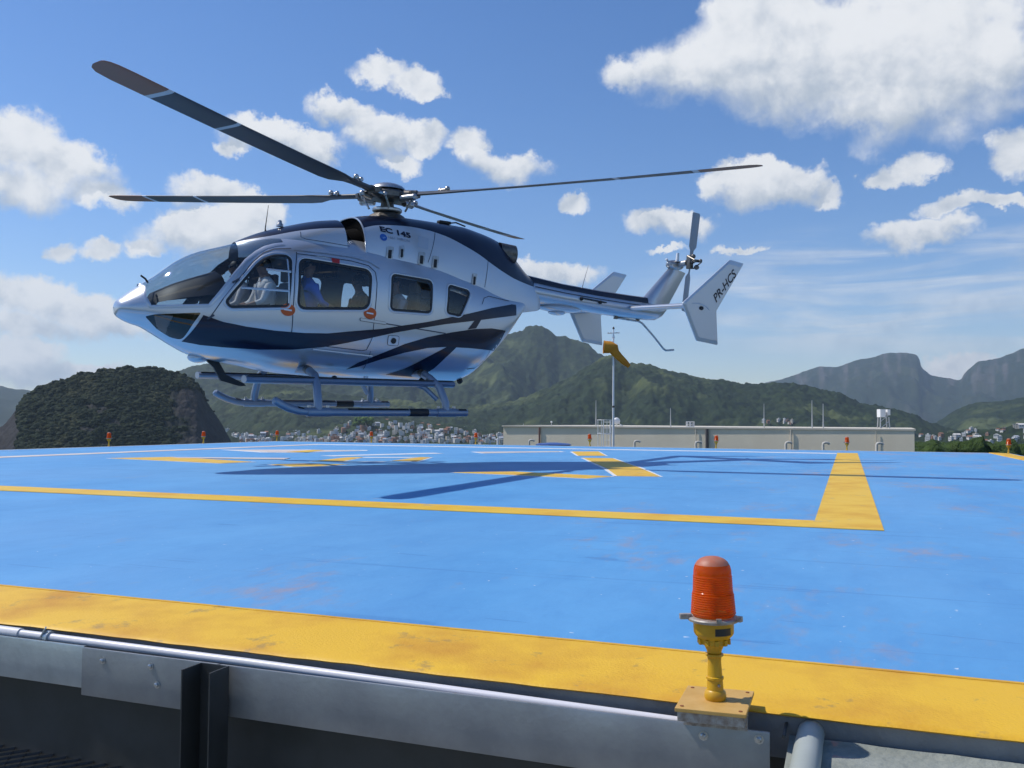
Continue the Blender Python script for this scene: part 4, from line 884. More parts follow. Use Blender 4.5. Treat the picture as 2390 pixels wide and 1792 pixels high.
side = np.abs(fy) > .28; port = fy > 0
lab = np.zeros(fx.shape, int)           # 0 hull, 1/2 cockpit door, 3/4 sliding door, 5 windshield port 6 stbd, 7.. chin, 9.. windows
m_ = inpoly(DOORA, fx, fz) & side; lab[m_ & port] = 1; lab[m_ & ~port] = 2
m_ = inpoly(DOORB, fx, fz) & side; lab[m_ & port] = 3; lab[m_ & ~port] = 4
m_ = inpoly(WS, fx, fz) & (np.abs(fy) > .028); lab[m_ & port] = 5; lab[m_ & ~port] = 6
m_ = inpoly(CHINR, fx, fz) & (np.abs(fy) > .10); lab[m_ & port] = 7; lab[m_ & ~port] = 8
for i, kx in enumerate(('cockpit', 'slide', 'rear', 'aft')):
    m_ = inpoly(WINS[kx], fx, fz) & side; lab[m_ & port] = 9+2*i; lab[m_ & ~port] = 10+2*i
flatv = RG.reshape(-1, 3); II, JJ = np.meshgrid(np.arange(nx-1), np.arange(nt_), indexing='ij'); J2 = (JJ+1) % nt_
quads = np.stack([II*nt_+JJ, (II+1)*nt_+JJ, (II+1)*nt_+J2, II*nt_+J2], -1)
def skin_part(name, code, m, parent):
    q = quads[lab == code]
    if not len(q): return None
    idx, inv = np.unique(q, return_inverse=True); me = bpy.data.meshes.new(name); me.from_pydata([tuple(p) for p in flatv[idx]], [], [tuple(r) for r in inv.reshape(-1, 4).tolist()])
    me.materials.append(m); me.update(); me.shade_smooth(); o = bpy.data.objects.new(name, me); COL.objects.link(o); o.parent = parent
    me.flip_normals() if me.polygons[0].normal.dot(Vector((0, me.polygons[0].center.y, me.polygons[0].center.z-1.3))) < 0 else None
    return o
fus = skin_part('fuselage', 0, silver, heli)
cap = MB(); cap.add([tuple(p) for p in RG[-1]], [tuple(range(nt_))]); kids(fus, 'tail_cap', cap, silver)
doors = {}
for c, nm in ((1, 'cockpit_door'), (2, 'cockpit_door'), (3, 'sliding_door'), (4, 'sliding_door')): doors[c] = skin_part(nm, c, silver, heli)
skin_part('windshield', 5, glass2, heli); skin_part('windshield', 6, glass2, heli); skin_part('chin_window', 7, glass3, heli); skin_part('chin_window', 8, glass3, heli)
for i in range(4):
    for s in (0, 1): skin_part('window', 9+2*i+s, glass, doors[1+s] if i == 0 else (doors[3+s] if i == 1 else heli))
# surface-following trim
def surf(x, z, sgn, off=.0, fn=hull_y):
    e = .012; y = float(fn(x, z)); dx = (float(fn(x+e, z))-float(fn(x-e, z)))/(2*e); dz = (float(fn(x, z+e))-float(fn(x, z-e)))/(2*e)
    dx = max(-3, min(3, dx)); dz = max(-3, min(3, dz)); n = Vector((-dx, 1, -dz)).normalized()
    return (x+n.x*off, sgn*(y+n.y*off), z+n.z*off)
def ribbon(name, pts, w, m, parent, sgn=1, off=.003, closed=True, step=.03, fn=hull_y, bulge=.0):
    P = densify(pts, step, closed); L = len(P); rows = []
    for i in range(L):
        a = P[i-1] if (closed or i > 0) else P[i]; b = P[(i+1) % L] if (closed or i < L-1) else P[i]
        t = Vector((b[0]-a[0], b[1]-a[1])).normalized(); n = Vector((-t.y, t.x))
        rows.append([surf(P[i][0]+n.x*w*k, P[i][1]+n.y*w*k, sgn, off if abs(k) > .4 else off+bulge, fn) for k in ((-.5, -.2, .2, .5) if bulge else (-.5, .5))])
    if closed: rows.append(rows[0])
    b = MB(); b.grid(rows); return kids(parent, name, b, m, True, None)
def decal(name, poly, m, parent, sgn=1, off=.0025, cell=.06, fn=hull_y):
    x0, x1 = min(p[0] for p in poly), max(p[0] for p in poly); z0, z1 = min(p[1] for p in poly), max(p[1] for p in poly); vs, fs, mp = [], [], {}
    for i in range(int((x1-x0)/cell)+1):
        for j in range(int((z1-z0)/cell)+1):
            q = clipcell(poly, x0+i*cell, x0+(i+1)*cell, z0+j*cell, z0+(j+1)*cell)
            ids = []
            for (x, z) in q:
                kk = (round(x, 5), round(z, 5))
                if kk not in mp: mp[kk] = len(vs); vs.append(surf(x, z, sgn, off, fn))
                if mp[kk] not in ids: ids.append(mp[kk])
            if len(ids) > 2: fs.append(tuple(ids))
    b = MB(); b.add(vs, fs); return kids(parent, name, b, m, True, None)
DARK = navy
for sgn in (1, -1):
    dA, dB = (doors[1], doors[3]) if sgn > 0 else (doors[2], doors[4])
    for kx, par, w in (('cockpit', dA, .034), ('slide', dB, .036), ('rear', heli, .034), ('aft', heli, .034)):
        ribbon('window_seal', WINS[kx], w, seal, par, sgn, .004, bulge=.004)
        big = []
        cx = sum(p[0] for p in WINS[kx])/len(WINS[kx]); cz = sum(p[1] for p in WINS[kx])/len(WINS[kx])
        P = WINS[kx]; L = len(P); ar = sum(P[i-1][0]*P[i][1]-P[i][0]*P[i-1][1] for i in range(L)); sg = -1 if ar > 0 else 1
        for i in range(L):
            t = Vector((P[(i+1) % L][0]-P[i-1][0], P[(i+1) % L][1]-P[i-1][1])).normalized(); big.append((P[i][0]-t.y*.034*sg, P[i][1]+t.x*.034*sg))
        ribbon('window_frame', big, .034, silver, par, sgn, .003, bulge=.006)
    lowws = [(3.53, 1.60)]+WS[1:12]
    ribbon('windshield_frame', lowws, .045, silver, heli, sgn, .004, False, bulge=.004)
    ribbon('chin_frame', CHINR, .022, silver, heli, sgn, .003)
    decal('livery_band', band_poly, DARK, heli, sgn, .008, .035); decal('livery_sweep', SW2_T+SW2_B[::-1], DARK, heli, sgn); decal('livery_sweep', SW3, DARK, heli, sgn, .0035); decal('livery_sweep', LINK, DARK, heli, sgn, .0035)
    ribbon('door_gap', SEAM_A, .012, seam, dA, sgn, .0045, False); ribbon('door_gap', SEAM_B, .012, seam, dA, sgn, .0045, False); ribbon('door_gap', SEAM_C, .010, seam, dA, sgn, .0045, False)
    ribbon('door_gap', SLIDE_TOP, .010, seam, dB, sgn, .0045, False)
    ribbon('roof_rail', [(1.72, 2.165), (1.3, 2.165), (.9, 2.15), (.66, 2.11), (.50, 2.03)], .012, metal, heli, sgn, .006, False)
    ribbon('door_rail', RAIL2, .016, seam, heli, sgn, .004, False)
    decal('rail_cover', roundpoly(RAIL, .016), silver, heli, sgn, .018); ribbon('rail_edge', roundpoly(RAIL, .016), .012, seam, heli, sgn, .006)
    ribbon('sill_rail', STEPRAIL, .028, silver, heli, sgn, .012, False, bulge=.008)
    ribbon('panel_gap', [(-1.52, .96), (-1.46, .80), (-1.30, .68), (-1.12, .66)], .009, seam, heli, sgn, .0045, False)
    ribbon('panel_gap', [(-1.95, 1.77), (-1.45, 1.80), (-1.33, 1.76), (-1.27, 1.66)], .009, seam, heli, sgn, .0045, False)
    ribbon('panel_gap', [(.60, .86), (.605, .60)], .008, seam, heli, sgn, .0045, False)
    # placards and catches
    org = bpy.data.materials.get('placard_orange') or mat('placard_orange', (.62, .095, .012), .45)
    wht = bpy.data.materials.get('placard_white') or mat('placard_white', (.75, .75, .75), .5)
    for (px_, pz_), par in ((PLAC1[0], dA), (PLAC2[0], dB)):
        o = decal('placard', [(px_+.098*math.cos(a), pz_+.082*math.sin(a)) for a in [2*math.pi*i/28 for i in range(28)]], org, par, sgn, .006)
        o2 = decal('placard_bar', [(px_+.055, pz_+.014), (px_-.05, pz_+.004), (px_-.05, pz_-.016), (px_+.055, pz_-.006)], wht, par, sgn, .009)
    decal('red_catch', RED, bpy.data.materials.get('catch_red') or mat('catch_red', (.42, .02, .02), .4), dB, sgn, .014); decal('catch_label', [(1.42, 2.128), (1.24, 2.118), (1.24, 2.098), (1.42, 2.106)], wht, dB, sgn, .004)
    for (a, b_, c_) in ((1.47, 2.03, .02), (.71, 1.95, .02)): pass
    fx_, fz_ = FILL[0]; decal('filler_panel', roundpoly([(fx_+.09, fz_+.075), (fx_-.085, fz_+.07), (fx_-.085, fz_-.07), (fx_+.09, fz_-.065)], .03), silver, heli, sgn, .006); ribbon('filler_gap', roundpoly([(fx_+.09, fz_+.075), (fx_-.085, fz_+.07), (fx_-.085, fz_-.07), (fx_+.09, fz_-.065)], .03), .007, seam, heli, sgn, .007)
    decal('filler_cap', [(fx_+.042*math.cos(a), fz_+.042*math.sin(a)) for a in [2*math.pi*i/18 for i in range(18)]], blackp, heli, sgn, .012)
    # window bars of the cockpit door
    for (xa, za, xb, zb_) in ((2.115, 1.865, 1.80, 1.862), (2.44, 1.60, 1.83, 1.60)):
        ribbon('window_bar', [(xa, za), ((xa+xb)/2, (za+zb_)/2), (xb, zb_)], .030, silver, dA, sgn, .010, False, bulge=.006)
    ribbon('window_bar', [(1.832, 2.03), (1.84, 1.44)], .020, silver, dA, sgn, .009, False)
    # hinges
    for (hx, hz_) in ((2.50, 1.685), (2.80, 1.20)): b = MB(); p = surf(hx, hz_, sgn, .012); b.box((0, 0, 0), (.10, .02, .025), ch=.004); o = kids(dA, 'hinge', b, seam); o.location = p; o.rotation_euler = (0, R(35), R(-14)*sgn)
# inner lining
thc = np.linspace(0, 2*np.pi, 121)[:-1]; xc = np.arange(3.42, -1.36, -.05); RI = np.array([hull_ring(x, thc, .032) for x in xc])
Ci = (RI[:-1]+RI[1:])/2; Ci = (Ci+np.roll(Ci, -1, 1))/2; ix, iy, iz = Ci[..., 0], Ci[..., 1], Ci[..., 2]
op = (inpoly(WS, ix, iz)) | (inpoly(CHINR, ix, iz) & (np.abs(iy) > .08))
for kx in WINS: op |= inpoly(WINS[kx], ix, iz) & (np.abs(iy) > .28)
b = MB(); b.v = [tuple(p) for p in RI.reshape(-1, 3)]; n1, n2 = RI.shape[:2]
for i in range(n1-1):
    for j in range(n2):
        if not op[i, j]: k2 = (j+1) % n2; b.f.append((i*n2+j, i*n2+k2, (i+1)*n2+k2, (i+1)*n2+j)); b.m.append(0)
b.add([tuple(p) for p in RI[-1]], [tuple(range(n2))])
kids(heli, 'cabin_lining', b, lining, True, None)
# ---- cockpit furniture
fl_ = MB(); fl_.grid([[(x, -max(.05, float(hull_y(x, .80))-.06), .81), (x, max(.05, float(hull_y(x, .80))-.06), .81)] for x in np.linspace(2.75, -1.2, 30)]); kids(heli, 'cabin_floor', fl_, lining)
ip = MB(); rows = []
for i in range(13):
    y = -.55+1.1*i/12; q = 1-(abs(y)/.62)**3
    rows.append([(3.36, y*.55, 1.02), (3.42, y*.55, 1.28), (3.36, y*.60, 1.30+.20*q), (3.10, y*.82, 1.34+.30*q), (2.86, y*.95, 1.36+.38*q), (2.60, y, 1.38+.46*q), (2.55, y, 1.36+.45*q), (2.62, y*.97, 1.30+.28*q), (2.74, y*.9, 1.1), (2.78, y*.9, .82)])
ip.grid(rows); kids(heli, 'instrument_panel', ip, blackp, True, 50)
scr = mat('panel_screen', (.02, .03, .035), .15)
for yy in (-.34, -.12, .12, .34):
    b = MB(); b.box((2.625, yy, 1.50), (.01, .18, .15)); kids(heli, 'display', b, scr)
b = MB(); b.box((2.42, 0, .98), (.62, .20, .34), ch=.03); kids(heli, 'centre_console', b, blackp)
def seat(x, y, ang, m1, m2, high=True):
    r = empty('seat'); r.parent = heli; r.location = (x, y, .82); r.rotation_euler = (0, 0, ang)
    b = MB(); b.box((.06, 0, .27), (.48, .46, .13), ch=.04); kids(r, 'cushion', b, m2, True, 50)
    rows = []
    for i in range(9):
        t = i/8; w = .225*(1-.12*t**3)*(1 if t < .9 else .8); xx = -.20-.10*t; z = .30+.62*t
        rows.append([(xx+.10*math.cos(a)*.55*(1-.25*t), w*math.sin(a)*(abs(math.sin(a))**-.45 if abs(math.sin(a)) > 1e-3 else 1), z) for a in [2*math.pi*k/16 for k in range(16)]])
    b = MB(); b.grid(rows, closed=True); b.add(rows[0], [tuple(range(16))]); b.add(rows[-1], [tuple(range(16))]); kids(r, 'backrest', b, m1, True, 50)
    if high: b = MB(); b.box((-.31, 0, 1.02), (.09, .26, .17), ch=.035); kids(r, 'headrest', b, m1, True, 50)
    b = MB(); b.box((.02, 0, .10), (.34, .34, .20)); kids(r, 'seat_base', b, blackp); return r
seatgrey = mat('seat_leather_grey', (.15, .15, .15), .7); seattan = mat('seat_leather_tan', (.26, .17, .075), .65, var=(.20, .13, .06), scale=9)
for (x, y, a, m1) in ((2.02, .40, 0, seatgrey), (2.02, -.40, 0, seatgrey), (1.28, .42, math.pi, seattan), (1.28, -.42, math.pi, seattan), (.24, -.36, 0, seattan), (.02, .42, 0, seattan), (-.62, -.3, 0, seattan)): seat(x, y, a, m1, seattan if m1 is seattan else seatgrey)
# ---- engine and gearbox cowlings
dk = pchip([p[0] for p in CDARK_F]+[2.32], [p[1] for p in CDARK_F]+[2.272]); dr_ = pchip([-2.83]+[p[0] for p in CDARK_R], [2.06]+[p[1] for p in CDARK_R])
def cowl(name, xa, xb, n, zd, scale=1.0):
    rows = []; NA, NB = 14, 16
    for x in np.linspace(xa, xb, n):
        zt, w, zb, nn = [float(f(x)) for f in Cf]; zt = zb+(zt-zb)*scale; w *= scale; q = min(.985, max(.05, (float(zd(x))-zb)/(zt-zb))); pd = math.acos(q**(nn/2))
        ph = [math.pi/2+(pd-math.pi/2)*i/NA for i in range(NA)]+[pd*(1-i/NB) for i in range(NB+1)]
        half = [(x, w*abs(math.sin(p))**(2/nn), zb+(zt-zb)*abs(math.cos(p))**(2/nn)) for p in ph]
        rows.append(half+[(a, -b_, c) for a, b_, c in half[-2::-1]])
    nc = len(rows[0]); b = MB(); b.grid(rows, mfn=lambda i, j: 1 if NA <= j < nc-1-NA else 0); return b, rows
b, rows = cowl('cowling', .93, 2.318, 50, dk); fc_ = kids(heli, 'forward_cowling', b, [pearl, navy], True, 60)
b, rows = cowl('cowling', -2.82, .655, 110, dr_); rc = kids(heli, 'engine_cowling', b, [pearl, navy], True, 60)
lipr = rows[-1]; b = MB(); b.tube([(p[0]+.004, p[1], p[2]) for p in lipr], .012, 6); kids(rc, 'intake_lip', b, silver, True)
b, rows = cowl('intake', .52, 1.0, 12, dr_, .80); intk = mat('intake_black', (.003, .003, .0035), .9, spec=.05); kids(heli, 'air_intake', b, [intk, intk], True)
b = MB(); e0 = [(.932, p[1]*.97, p[2]-.012) for p in cowl('q', .93, .95, 2, dk)[1][0]]; e1 = [(.80, p[1]*.80, 1.98+(p[2]-1.98)*.82) for p in e0]; b.grid([e0, e1]); kids(fc_, 'intake_wall', b, intk, True)
b = MB(); e0 = [(.652, p[1]*.985, p[2]-.006) for p in lipr]; e1 = [(.60, p[1]*.78, 1.98+(p[2]-1.98)*.80) for p in e0]; b.grid([e0, e1]); kids(rc, 'intake_wall', b, intk, True)
kids(rc, 'tail_cap', MB().add([tuple(p) for p in cowl('q', -2.82, -2.8, 2, dr_)[1][0]], [tuple(range(61))]), pearl)
for sgn in (1, -1):
    for (vx, vz), k_ in zip(VENTS, (1, .7, 1, 1, .8)):
        w, h = .054*k_, .094; pl = [(vx+w+.02, vz-h), (vx+w-.012, vz+h), (vx-w-.012, vz+h), (vx-w+.02, vz-h)]
        decal('vent_frame', roundpoly(pl, .025), metal, rc, sgn, .010, .05, cowl_y)
        w *= .5; h *= .66; decal('vent_slot', roundpoly([(vx+w+.012, vz-h-.02), (vx+w, vz+h-.02), (vx-w, vz+h-.02), (vx-w+.012, vz-h-.02)], .012), blackp, rc, sgn, .0135, .05, cowl_y)
    ribbon('panel_gap', CSEAM, .009, seam, rc, sgn, .003, False, .05, cowl_y); ribbon('panel_gap', CSEAM2, .009, seam, rc, sgn, .003, False, .05, cowl_y); ribbon('panel_gap', [(1.55, 2.46), (1.565, 2.38), (1.50, 2.355), (1.2, 2.335), (.9, 2.315)], .008, seam, fc_, sgn, .003, False, .05, cowl_y)
    decal('grey_patch', [(-.20, 2.60), (-.38, 2.58), (-.34, 2.40), (-.17, 2.42)], mat('patch_paint', (.45, .50, .58), .4, .3) if 'patch_paint' not in bpy.data.materials else bpy.data.materials['patch_paint'], rc, sgn, .002, .05, cowl_y)
    # exhaust
    ex = MB(); c0 = Vector((-1.95, .20*sgn, 2.60)); c1 = Vector((-2.17, .275*sgn, 2.565)); c2 = Vector((-2.20, .28*sgn, 2.56))
    rows = []
    for (c, r) in ((c0, .13), (c1, .135), (c2, .138), (c2, .120), (c1, .115), (c0+(c1-c0)*.3, .10)):
        rows.append([(c.x+.0*r, c.y+r*.72*math.cos(a), c.z+r*1.08*math.sin(a)) for a in [2*math.pi*i/24 for i in range(24)]])
    ex.grid(rows, closed=True, mfn=lambda i, j: 0 if i < 3 else 1); ex.add(rows[-1], [tuple(range(24))], 1); kids(rc, 'exhaust', ex, [darkmetal, blackp], True)
# lettering on the port and starboard cowl
def cowl_text(txt, x0, z0, x1, z1, h, m, sgn, bold, name):
    V, F, asp = textmesh(txt, bold); b = MB(); vs = []
    for u, v in V:
        u_ = u if sgn > 0 else 1-u; x = x0+(x1-x0)*u_; z = z0+(z1-z0)*u_+h*v; vs.append(surf(x, z, sgn, .005, cowl_y))
    b.add(vs, F); kids(rc, name, b, m)
for sgn in (1, -1):
    cowl_text('EC 145', .410, 2.586, -.070, 2.536, .084, navy, sgn, .045, 'type_lettering')
    cowl_text('1661 IVIRON', .300, 2.492, -.035, 2.474, .042, mat('faded_letter', (.22, .26, .34), .5) if 'faded_letter' not in bpy.data.materials else bpy.data.materials['faded_letter'], sgn, .0, 'small_lettering')
    lx, lz = LOGO[0]; lg_ = bpy.data.materials.get('logo_blue') or mat('logo_blue', (.02, .11, .42), .4); l2_ = bpy.data.materials.get('logo_light') or mat('logo_light', (.16, .30, .60), .4)
    decal('round_logo', [(lx+.056*math.cos(a), lz+.052*math.sin(a)) for a in [2*math.pi*i/26 for i in range(26)]], lg_, rc, sgn, .004, .03, cowl_y)
    decal('logo_figure', [(lx+.036, lz+.012), (lx+.012, lz-.004), (lx-.010, lz+.010), (lx-.040, lz+.004), (lx-.012, lz-.014), (lx+.004, lz-.022)], l2_, rc, sgn, .006, .03, cowl_y)
# cowling top bits
b = MB(); b.box((0, 0, 0), (.22, .10, .05), ch=.02); o = kids(rc, 'top_scoop', b, blackp, True, 50); o.location = (-.92, .15, 2.935)
kids(rc, 'top_antenna', MB().tube([(-1.02, .12, 2.94), (-1.15, .13, 2.965), (-1.32, .14, 2.925)], .012, 6), blackp)
kids(fc_, 'strobe', MB().lathe([(.05, 0), (.045, .035), (.03, .05), (.026, .085), (.0004, .095)], (1.72, .12, 2.545), 12), metal, True)
kids(fc_, 'whip_antenna', MB().tube([(1.90, .06, 2.46), (1.905, .06, 2.5), (1.87, .06, 2.83)], [.014, .008, .003], 6), blackp)
# ---- tail boom
def loft(stations, n=24):
    rows = []
    for (x, zt, zb, w) in stations: rows.append([(x, w*math.sin(a), (zt+zb)/2+(zt-zb)/2*math.cos(a)) for a in [2*math.pi*k/n for k in range(n)]])
    return rows
tb = MB(); st = [(-2.35, 2.20, 1.80, .27), (-2.7, 2.19, 1.805, .245), (-3.4, 2.13, 1.775, .22), (-4.1, 2.09, 1.745, .20), (-4.9, 2.06, 1.712, .18), (-5.45, 2.05, 1.702, .165), (-5.7, 2.05, 1.716, .14), (-5.87, 2.05, 1.79, .10), (-5.99, 2.06, 1.90, .05), (-6.02, 2.04, 1.98, .02)]
rw = loft(st); tb.grid(rw, closed=True); tb.add(rw[-1], [tuple(range(24))]); boom = kids(heli, 'tail_boom', tb, silver, True, 60)
dc = MB(); rows = []
for x, z, w in ((-2.62, 2.285, .115), (-3.4, 2.205, .112), (-4.2, 2.160, .11), (-5.0, 2.135, .105), (-5.36, 2.128, .10), (-5.44, 2.128, .10)):
    rows.append([(x, w*1.05, z-.16), (x, w*1.02, z-.075), (x, w*.82, z-.02), (x, w*.4, z), (x, -w*.4, z), (x, -w*.82, z-.02), (x, -w*1.02, z-.075), (x, -w*1.05, z-.16)])
dc.grid(rows); dc.add(rows[-1], [tuple(range(8))]); dc.add(rows[0], [tuple(range(8))]); kids(boom, 'drive_shaft_cover', dc, navy, True, 40)
for sgn in (1, -1):
    b = MB(); b.tube([(-2.7, .225*sgn, 2.085), (-3.4, .203*sgn, 2.03), (-4.2, .184*sgn, 1.99), (-5.2, .158*sgn, 1.955)], .006, 5); kids(boom, 'panel_gap', b, seam)
    b = MB()
    for x in (-3.72, -4.16): b.sphere((x, .215*sgn, 1.96-.03*(x < -4)), .035, 10, 8)
    b.tube([(-3.70, .235*sgn, 1.975), (-4.30, .215*sgn, 1.935)], .012, 6); kids(boom, 'antenna_rod', b, blackp, True)
b = MB(); b.sphere((-3.42, 0, 1.775), 1.0, 20, 10, sc=(.50, .17, .075)); kids(boom, 'belly_fairing', b, pearl, True); b = MB(); b.sphere((-3.35, 0, 1.70), 1.0, 16, 8, sc=(.17, .12, .05)); kids(boom, 'belly_antenna', b, pearl, True)
b = MB(); b.tube([(-3.86, .05, 2.15), (-3.87, .05, 2.20), (-3.99, .05, 2.58)], [.014, .008, .003], 6); kids(boom, 'whip_antenna', b, metal)
# fin
fin = MB(); rows = []
for t in np.linspace(0, 1, 9):
    le = Vector((-5.30, 0, 2.03)).lerp(Vector((-6.04, 0, 2.74)), t); te = Vector((-6.02, 0, 1.96)).lerp(Vector((-6.50, 0, 2.68)), t); w = .105*(1-.45*t)
    rows.append([tuple(le.lerp(te, s)+Vector((0, w*y, 0))) for s, y in ((0, 0), (.04, .45), (.14, .85), (.35, 1), (.7, .6), (1, .06), (1, -.06), (.7, -.6), (.35, -1), (.14, -.85), (.04, -.45))])
fin.grid(rows, closed=True); fin.add(rows[-1], [tuple(range(11))]); finp = kids(boom, 'tail_fin', fin, silver, True, 50)
b = MB(); b.sphere((-6.18, .02, 2.80), 1.0, 14, 9, sc=(.22, .11, .10)); b.tube([(-6.20, -.05, 2.80), (-6.22, .30, 2.83)], .06, 12); kids(heli, 'tail_gearbox', b, metal, True)
b = MB(); b.tube([(-6.14, .12, 2.86), (-6.15, .12, 3.02)], [.035, .028], 10); b.sphere((-6.02, .0, 2.86), .03, 8, 6); b.sphere((-5.98, .0, 2.89), .025, 8, 6); kids(heli, 'gearbox_filler', b, white_m, True)
# tail rotor on the port side, at rest
trh = MB(); trh.tube([(-6.22, .28, 2.83), (-6.23, .46, 2.84)], .035, 12); trh.box((-6.23, .36, 2.84), (.10, .10, .26), ch=.015); trh.tube([(-6.23, .46, 2.84), (-6.235, .56, 2.845)], .02, 8); trh.box((-6.235, .56, 2.845), (.20, .03, .05), ch=.008)
trh.sphere((-6.30, .47, 2.74), .05, 8, 6); trh.sphere((-6.17, .50, 2.93), .045, 8, 6); trh.tube([(-6.14, .56, 2.86), (-6.15, .37, 2.95)], .012, 6); trh.tube([(-6.33, .56, 2.83), (-6.31, .37, 2.72)], .012, 6); trh.sphere((-6.24, .62, 2.845), .035, 10, 7); thub = kids(heli, 'tail_rotor_hub', trh, darkmetal, True, 40)
blade_grey = mat('rotor_blade_grey', (.055, .058, .065), .45, var=(.075, .078, .085), scale=5); tipw = mat('blade_pale', (.55, .56, .58), .45); tipo = mat('blade_orange', (.27, .125, .075), .5)
for a in (R(96), R(276)):
    b = MB(); rows = []
    for r, c, t in ((.12, .05, .025), (.22, .07, .02), (.30, .17, .02), (.6, .175, .016), (.92, .175, .012), (.95, .15, .008)):
        rows.append([(-6.23+r*math.cos(a)-s*c*math.sin(a), .37+y*t+s*.03, 2.84+r*math.sin(a)+s*c*math.cos(a)) for s, y in ((-.4, 0), (-.25, .8), (.05, 1), (.6, 0), (.05, -.6), (-.25, -.6))])
    b.grid(rows, closed=True, mfn=lambda i, j: 0); b.add(rows[-1], [tuple(range(6))]); kids(heli, 'tail_rotor_blade', b, [mat('tail_blade_grey', (.34, .36, .40), .4) if 'tail_blade_grey' not in bpy.data.materials else bpy.data.materials['tail_blade_grey']], True, 50)
# stabiliser and end plates
stb = MB(); rows = []
for y in (-1.52, -.5, 0, .5, 1.52):
    rows.append([(-4.87-.58*s, y, 1.885+.045*h) for s, h in ((0, 0), (.05, .75), (.25, 1), (.6, .7), (1, .05), (.6, -.6), (.25, -.9), (.05, -.7))])
stb.grid(rows, closed=True); stab = kids(heli, 'stabilizer', stb, silver, True, 50)
EPL = [(-6.002, 2.768), (-6.37, 2.735), (-5.699, 1.844), (-5.768, 1.246), (-5.23, 1.295), (-4.847, 1.915)]
for sgn in (1, -1):
    pl = roundpoly(EPL, .03, 3); b = MB(); yo = 1.524*sgn; cxx, czz = -5.55, 1.95
    rows = [[(p[0], yo+.016*k*sgn if abs(k) == 1 else yo, p[1]) for p in pl] for k in (-1, 1)]
    inn = lambda f, k: [(cxx+(p[0]-cxx)*f, yo+.022*k, czz+(p[1]-czz)*f) for p in pl]
    R4 = [inn(.90, -1), [(p[0], yo-.010, p[1]) for p in pl], [(p[0], yo+.010, p[1]) for p in pl], inn(.90, 1)]
    b.grid(R4, closed=True); b.add(R4[0], [tuple(range(len(pl)))]); b.add(R4[-1], [tuple(range(len(pl)))]); ep = kids(heli, 'end_plate', b, pearl, True, 40)
    q = MB(); q.sphere((-5.30, yo+.026*sgn, 1.86), 1, 12, 7, sc=(.055, .02, .035)); kids(ep, 'position_light', q, blackp, True)
    q = MB(); q.tube([(-5.08, yo+.024*sgn, 1.93), (-5.25, yo+.026*sgn, 1.935), (-5.42, yo+.024*sgn, 1.90), (-5.50, yo+.022*sgn, 1.84)], .007, 6); kids(ep, 'light_fairing', q, silver, True)
    V, F, asp = textmesh('PR-HCS', .02); q = MB(); A = Vector((-5.676, 1.977)); Bv = Vector((-6.175, 2.495)); H_ = Vector((.091, .130))
    if sgn > 0: vs = [(A.x+(Bv.x-A.x)*u+H_.x*v, yo+.0245, A.y+(Bv.y-A.y)*u+H_.y*v) for u, v in V]
    else: vs = [(Bv.x+(A.x-Bv.x)*u+H_.x*v, yo-.0245, Bv.y+(A.y-Bv.y)*u+H_.y*v) for u, v in V]
    q.add(vs, F); kids(ep, 'registration', q, navy)
kids(boom, 'tail_bumper', MB().tube([(-4.70, 0, 1.725), (-4.75, 0, 1.70), (-5.30, 0, 1.672), (-5.40, 0, 1.64), (-5.70, 0, 1.42), (-5.98, 0, 1.19), (-6.05, 0, 1.158), (-6.26, 0, 1.178)], .020, 10), metal, True)
for x in (-4.73, -5.28): b = MB(); b.box((x, 0, 1.70), (.06, .05, .05)); kids(boom, 'bumper_bracket', b, darkmetal)
# ---- landing gear
gearp = mat('skid_grey_blue', (.24, .28, .35), .35, .6)
for sgn in (1, -1):
    y = 1.21*sgn; sk_ = MB(); sk_.tube([(-.78, y, .02), (1.2, y, .02), (1.62, y, .022), (1.80, y, .036), (1.94, y, .075), (2.05, y, .125), (2.125, y, .168), (2.145, y, .18)], [.052]*7+[.03], 16); s_ = kids(heli, 'skid', sk_, gearp, True)
    for (a, b_) in ((-.12, .18),): kids(s_, 'grip_sleeve', MB().tube([(a, y, .02), (b_, y, .02)], .0555, 16), blackp, True)
    for (a, b_) in ((.20, 1.12), (1.60, 1.82), (-.76, -.63)):
        q = MB(); P = [(a, .02), ((a+b_)/2, .02), (b_, .045 if b_ > 1.7 else .02)]; rows = []
        for x, z in P: rows.append([(x, y+.0555*math.sin(w), z+.0555*math.cos(w)) for w in [R(-52+104*k/8) for k in range(9)]])
        q.grid(rows); kids(s_, 'grip_tape', q, blackp, True)
    for x in (1.53, -.43): kids(s_, 'saddle', MB().tube([(x-.16, y, .022), (x+.16, y, .022)], .062, 14), gearp, True)
    for x in (1.66, 1.40, -.30, -.56): b = MB(); b.box((x, y, .095), (.035, .03, .035)); kids(s_, 'bolt', b, metal)
    stp = MB(); rows = []
    for x in np.linspace(2.46, -.64, 12): rows.append([(x, (1.00+.105*math.cos(a))*sgn, .425+.050*math.sin(a)) for a in [2*math.pi*k/14 for k in range(14)]])
    stp.grid(rows, closed=True); stp.add(rows[0], [tuple(range(14))]); stp.add(rows[-1], [tuple(range(14))]); s2 = kids(heli, 'step', stp, gearp, True, 50)
    b = MB(); b.box((.9, 1.0*sgn, .473), (3.05, .15, .010)); kids(s2, 'tread', b, blackp)
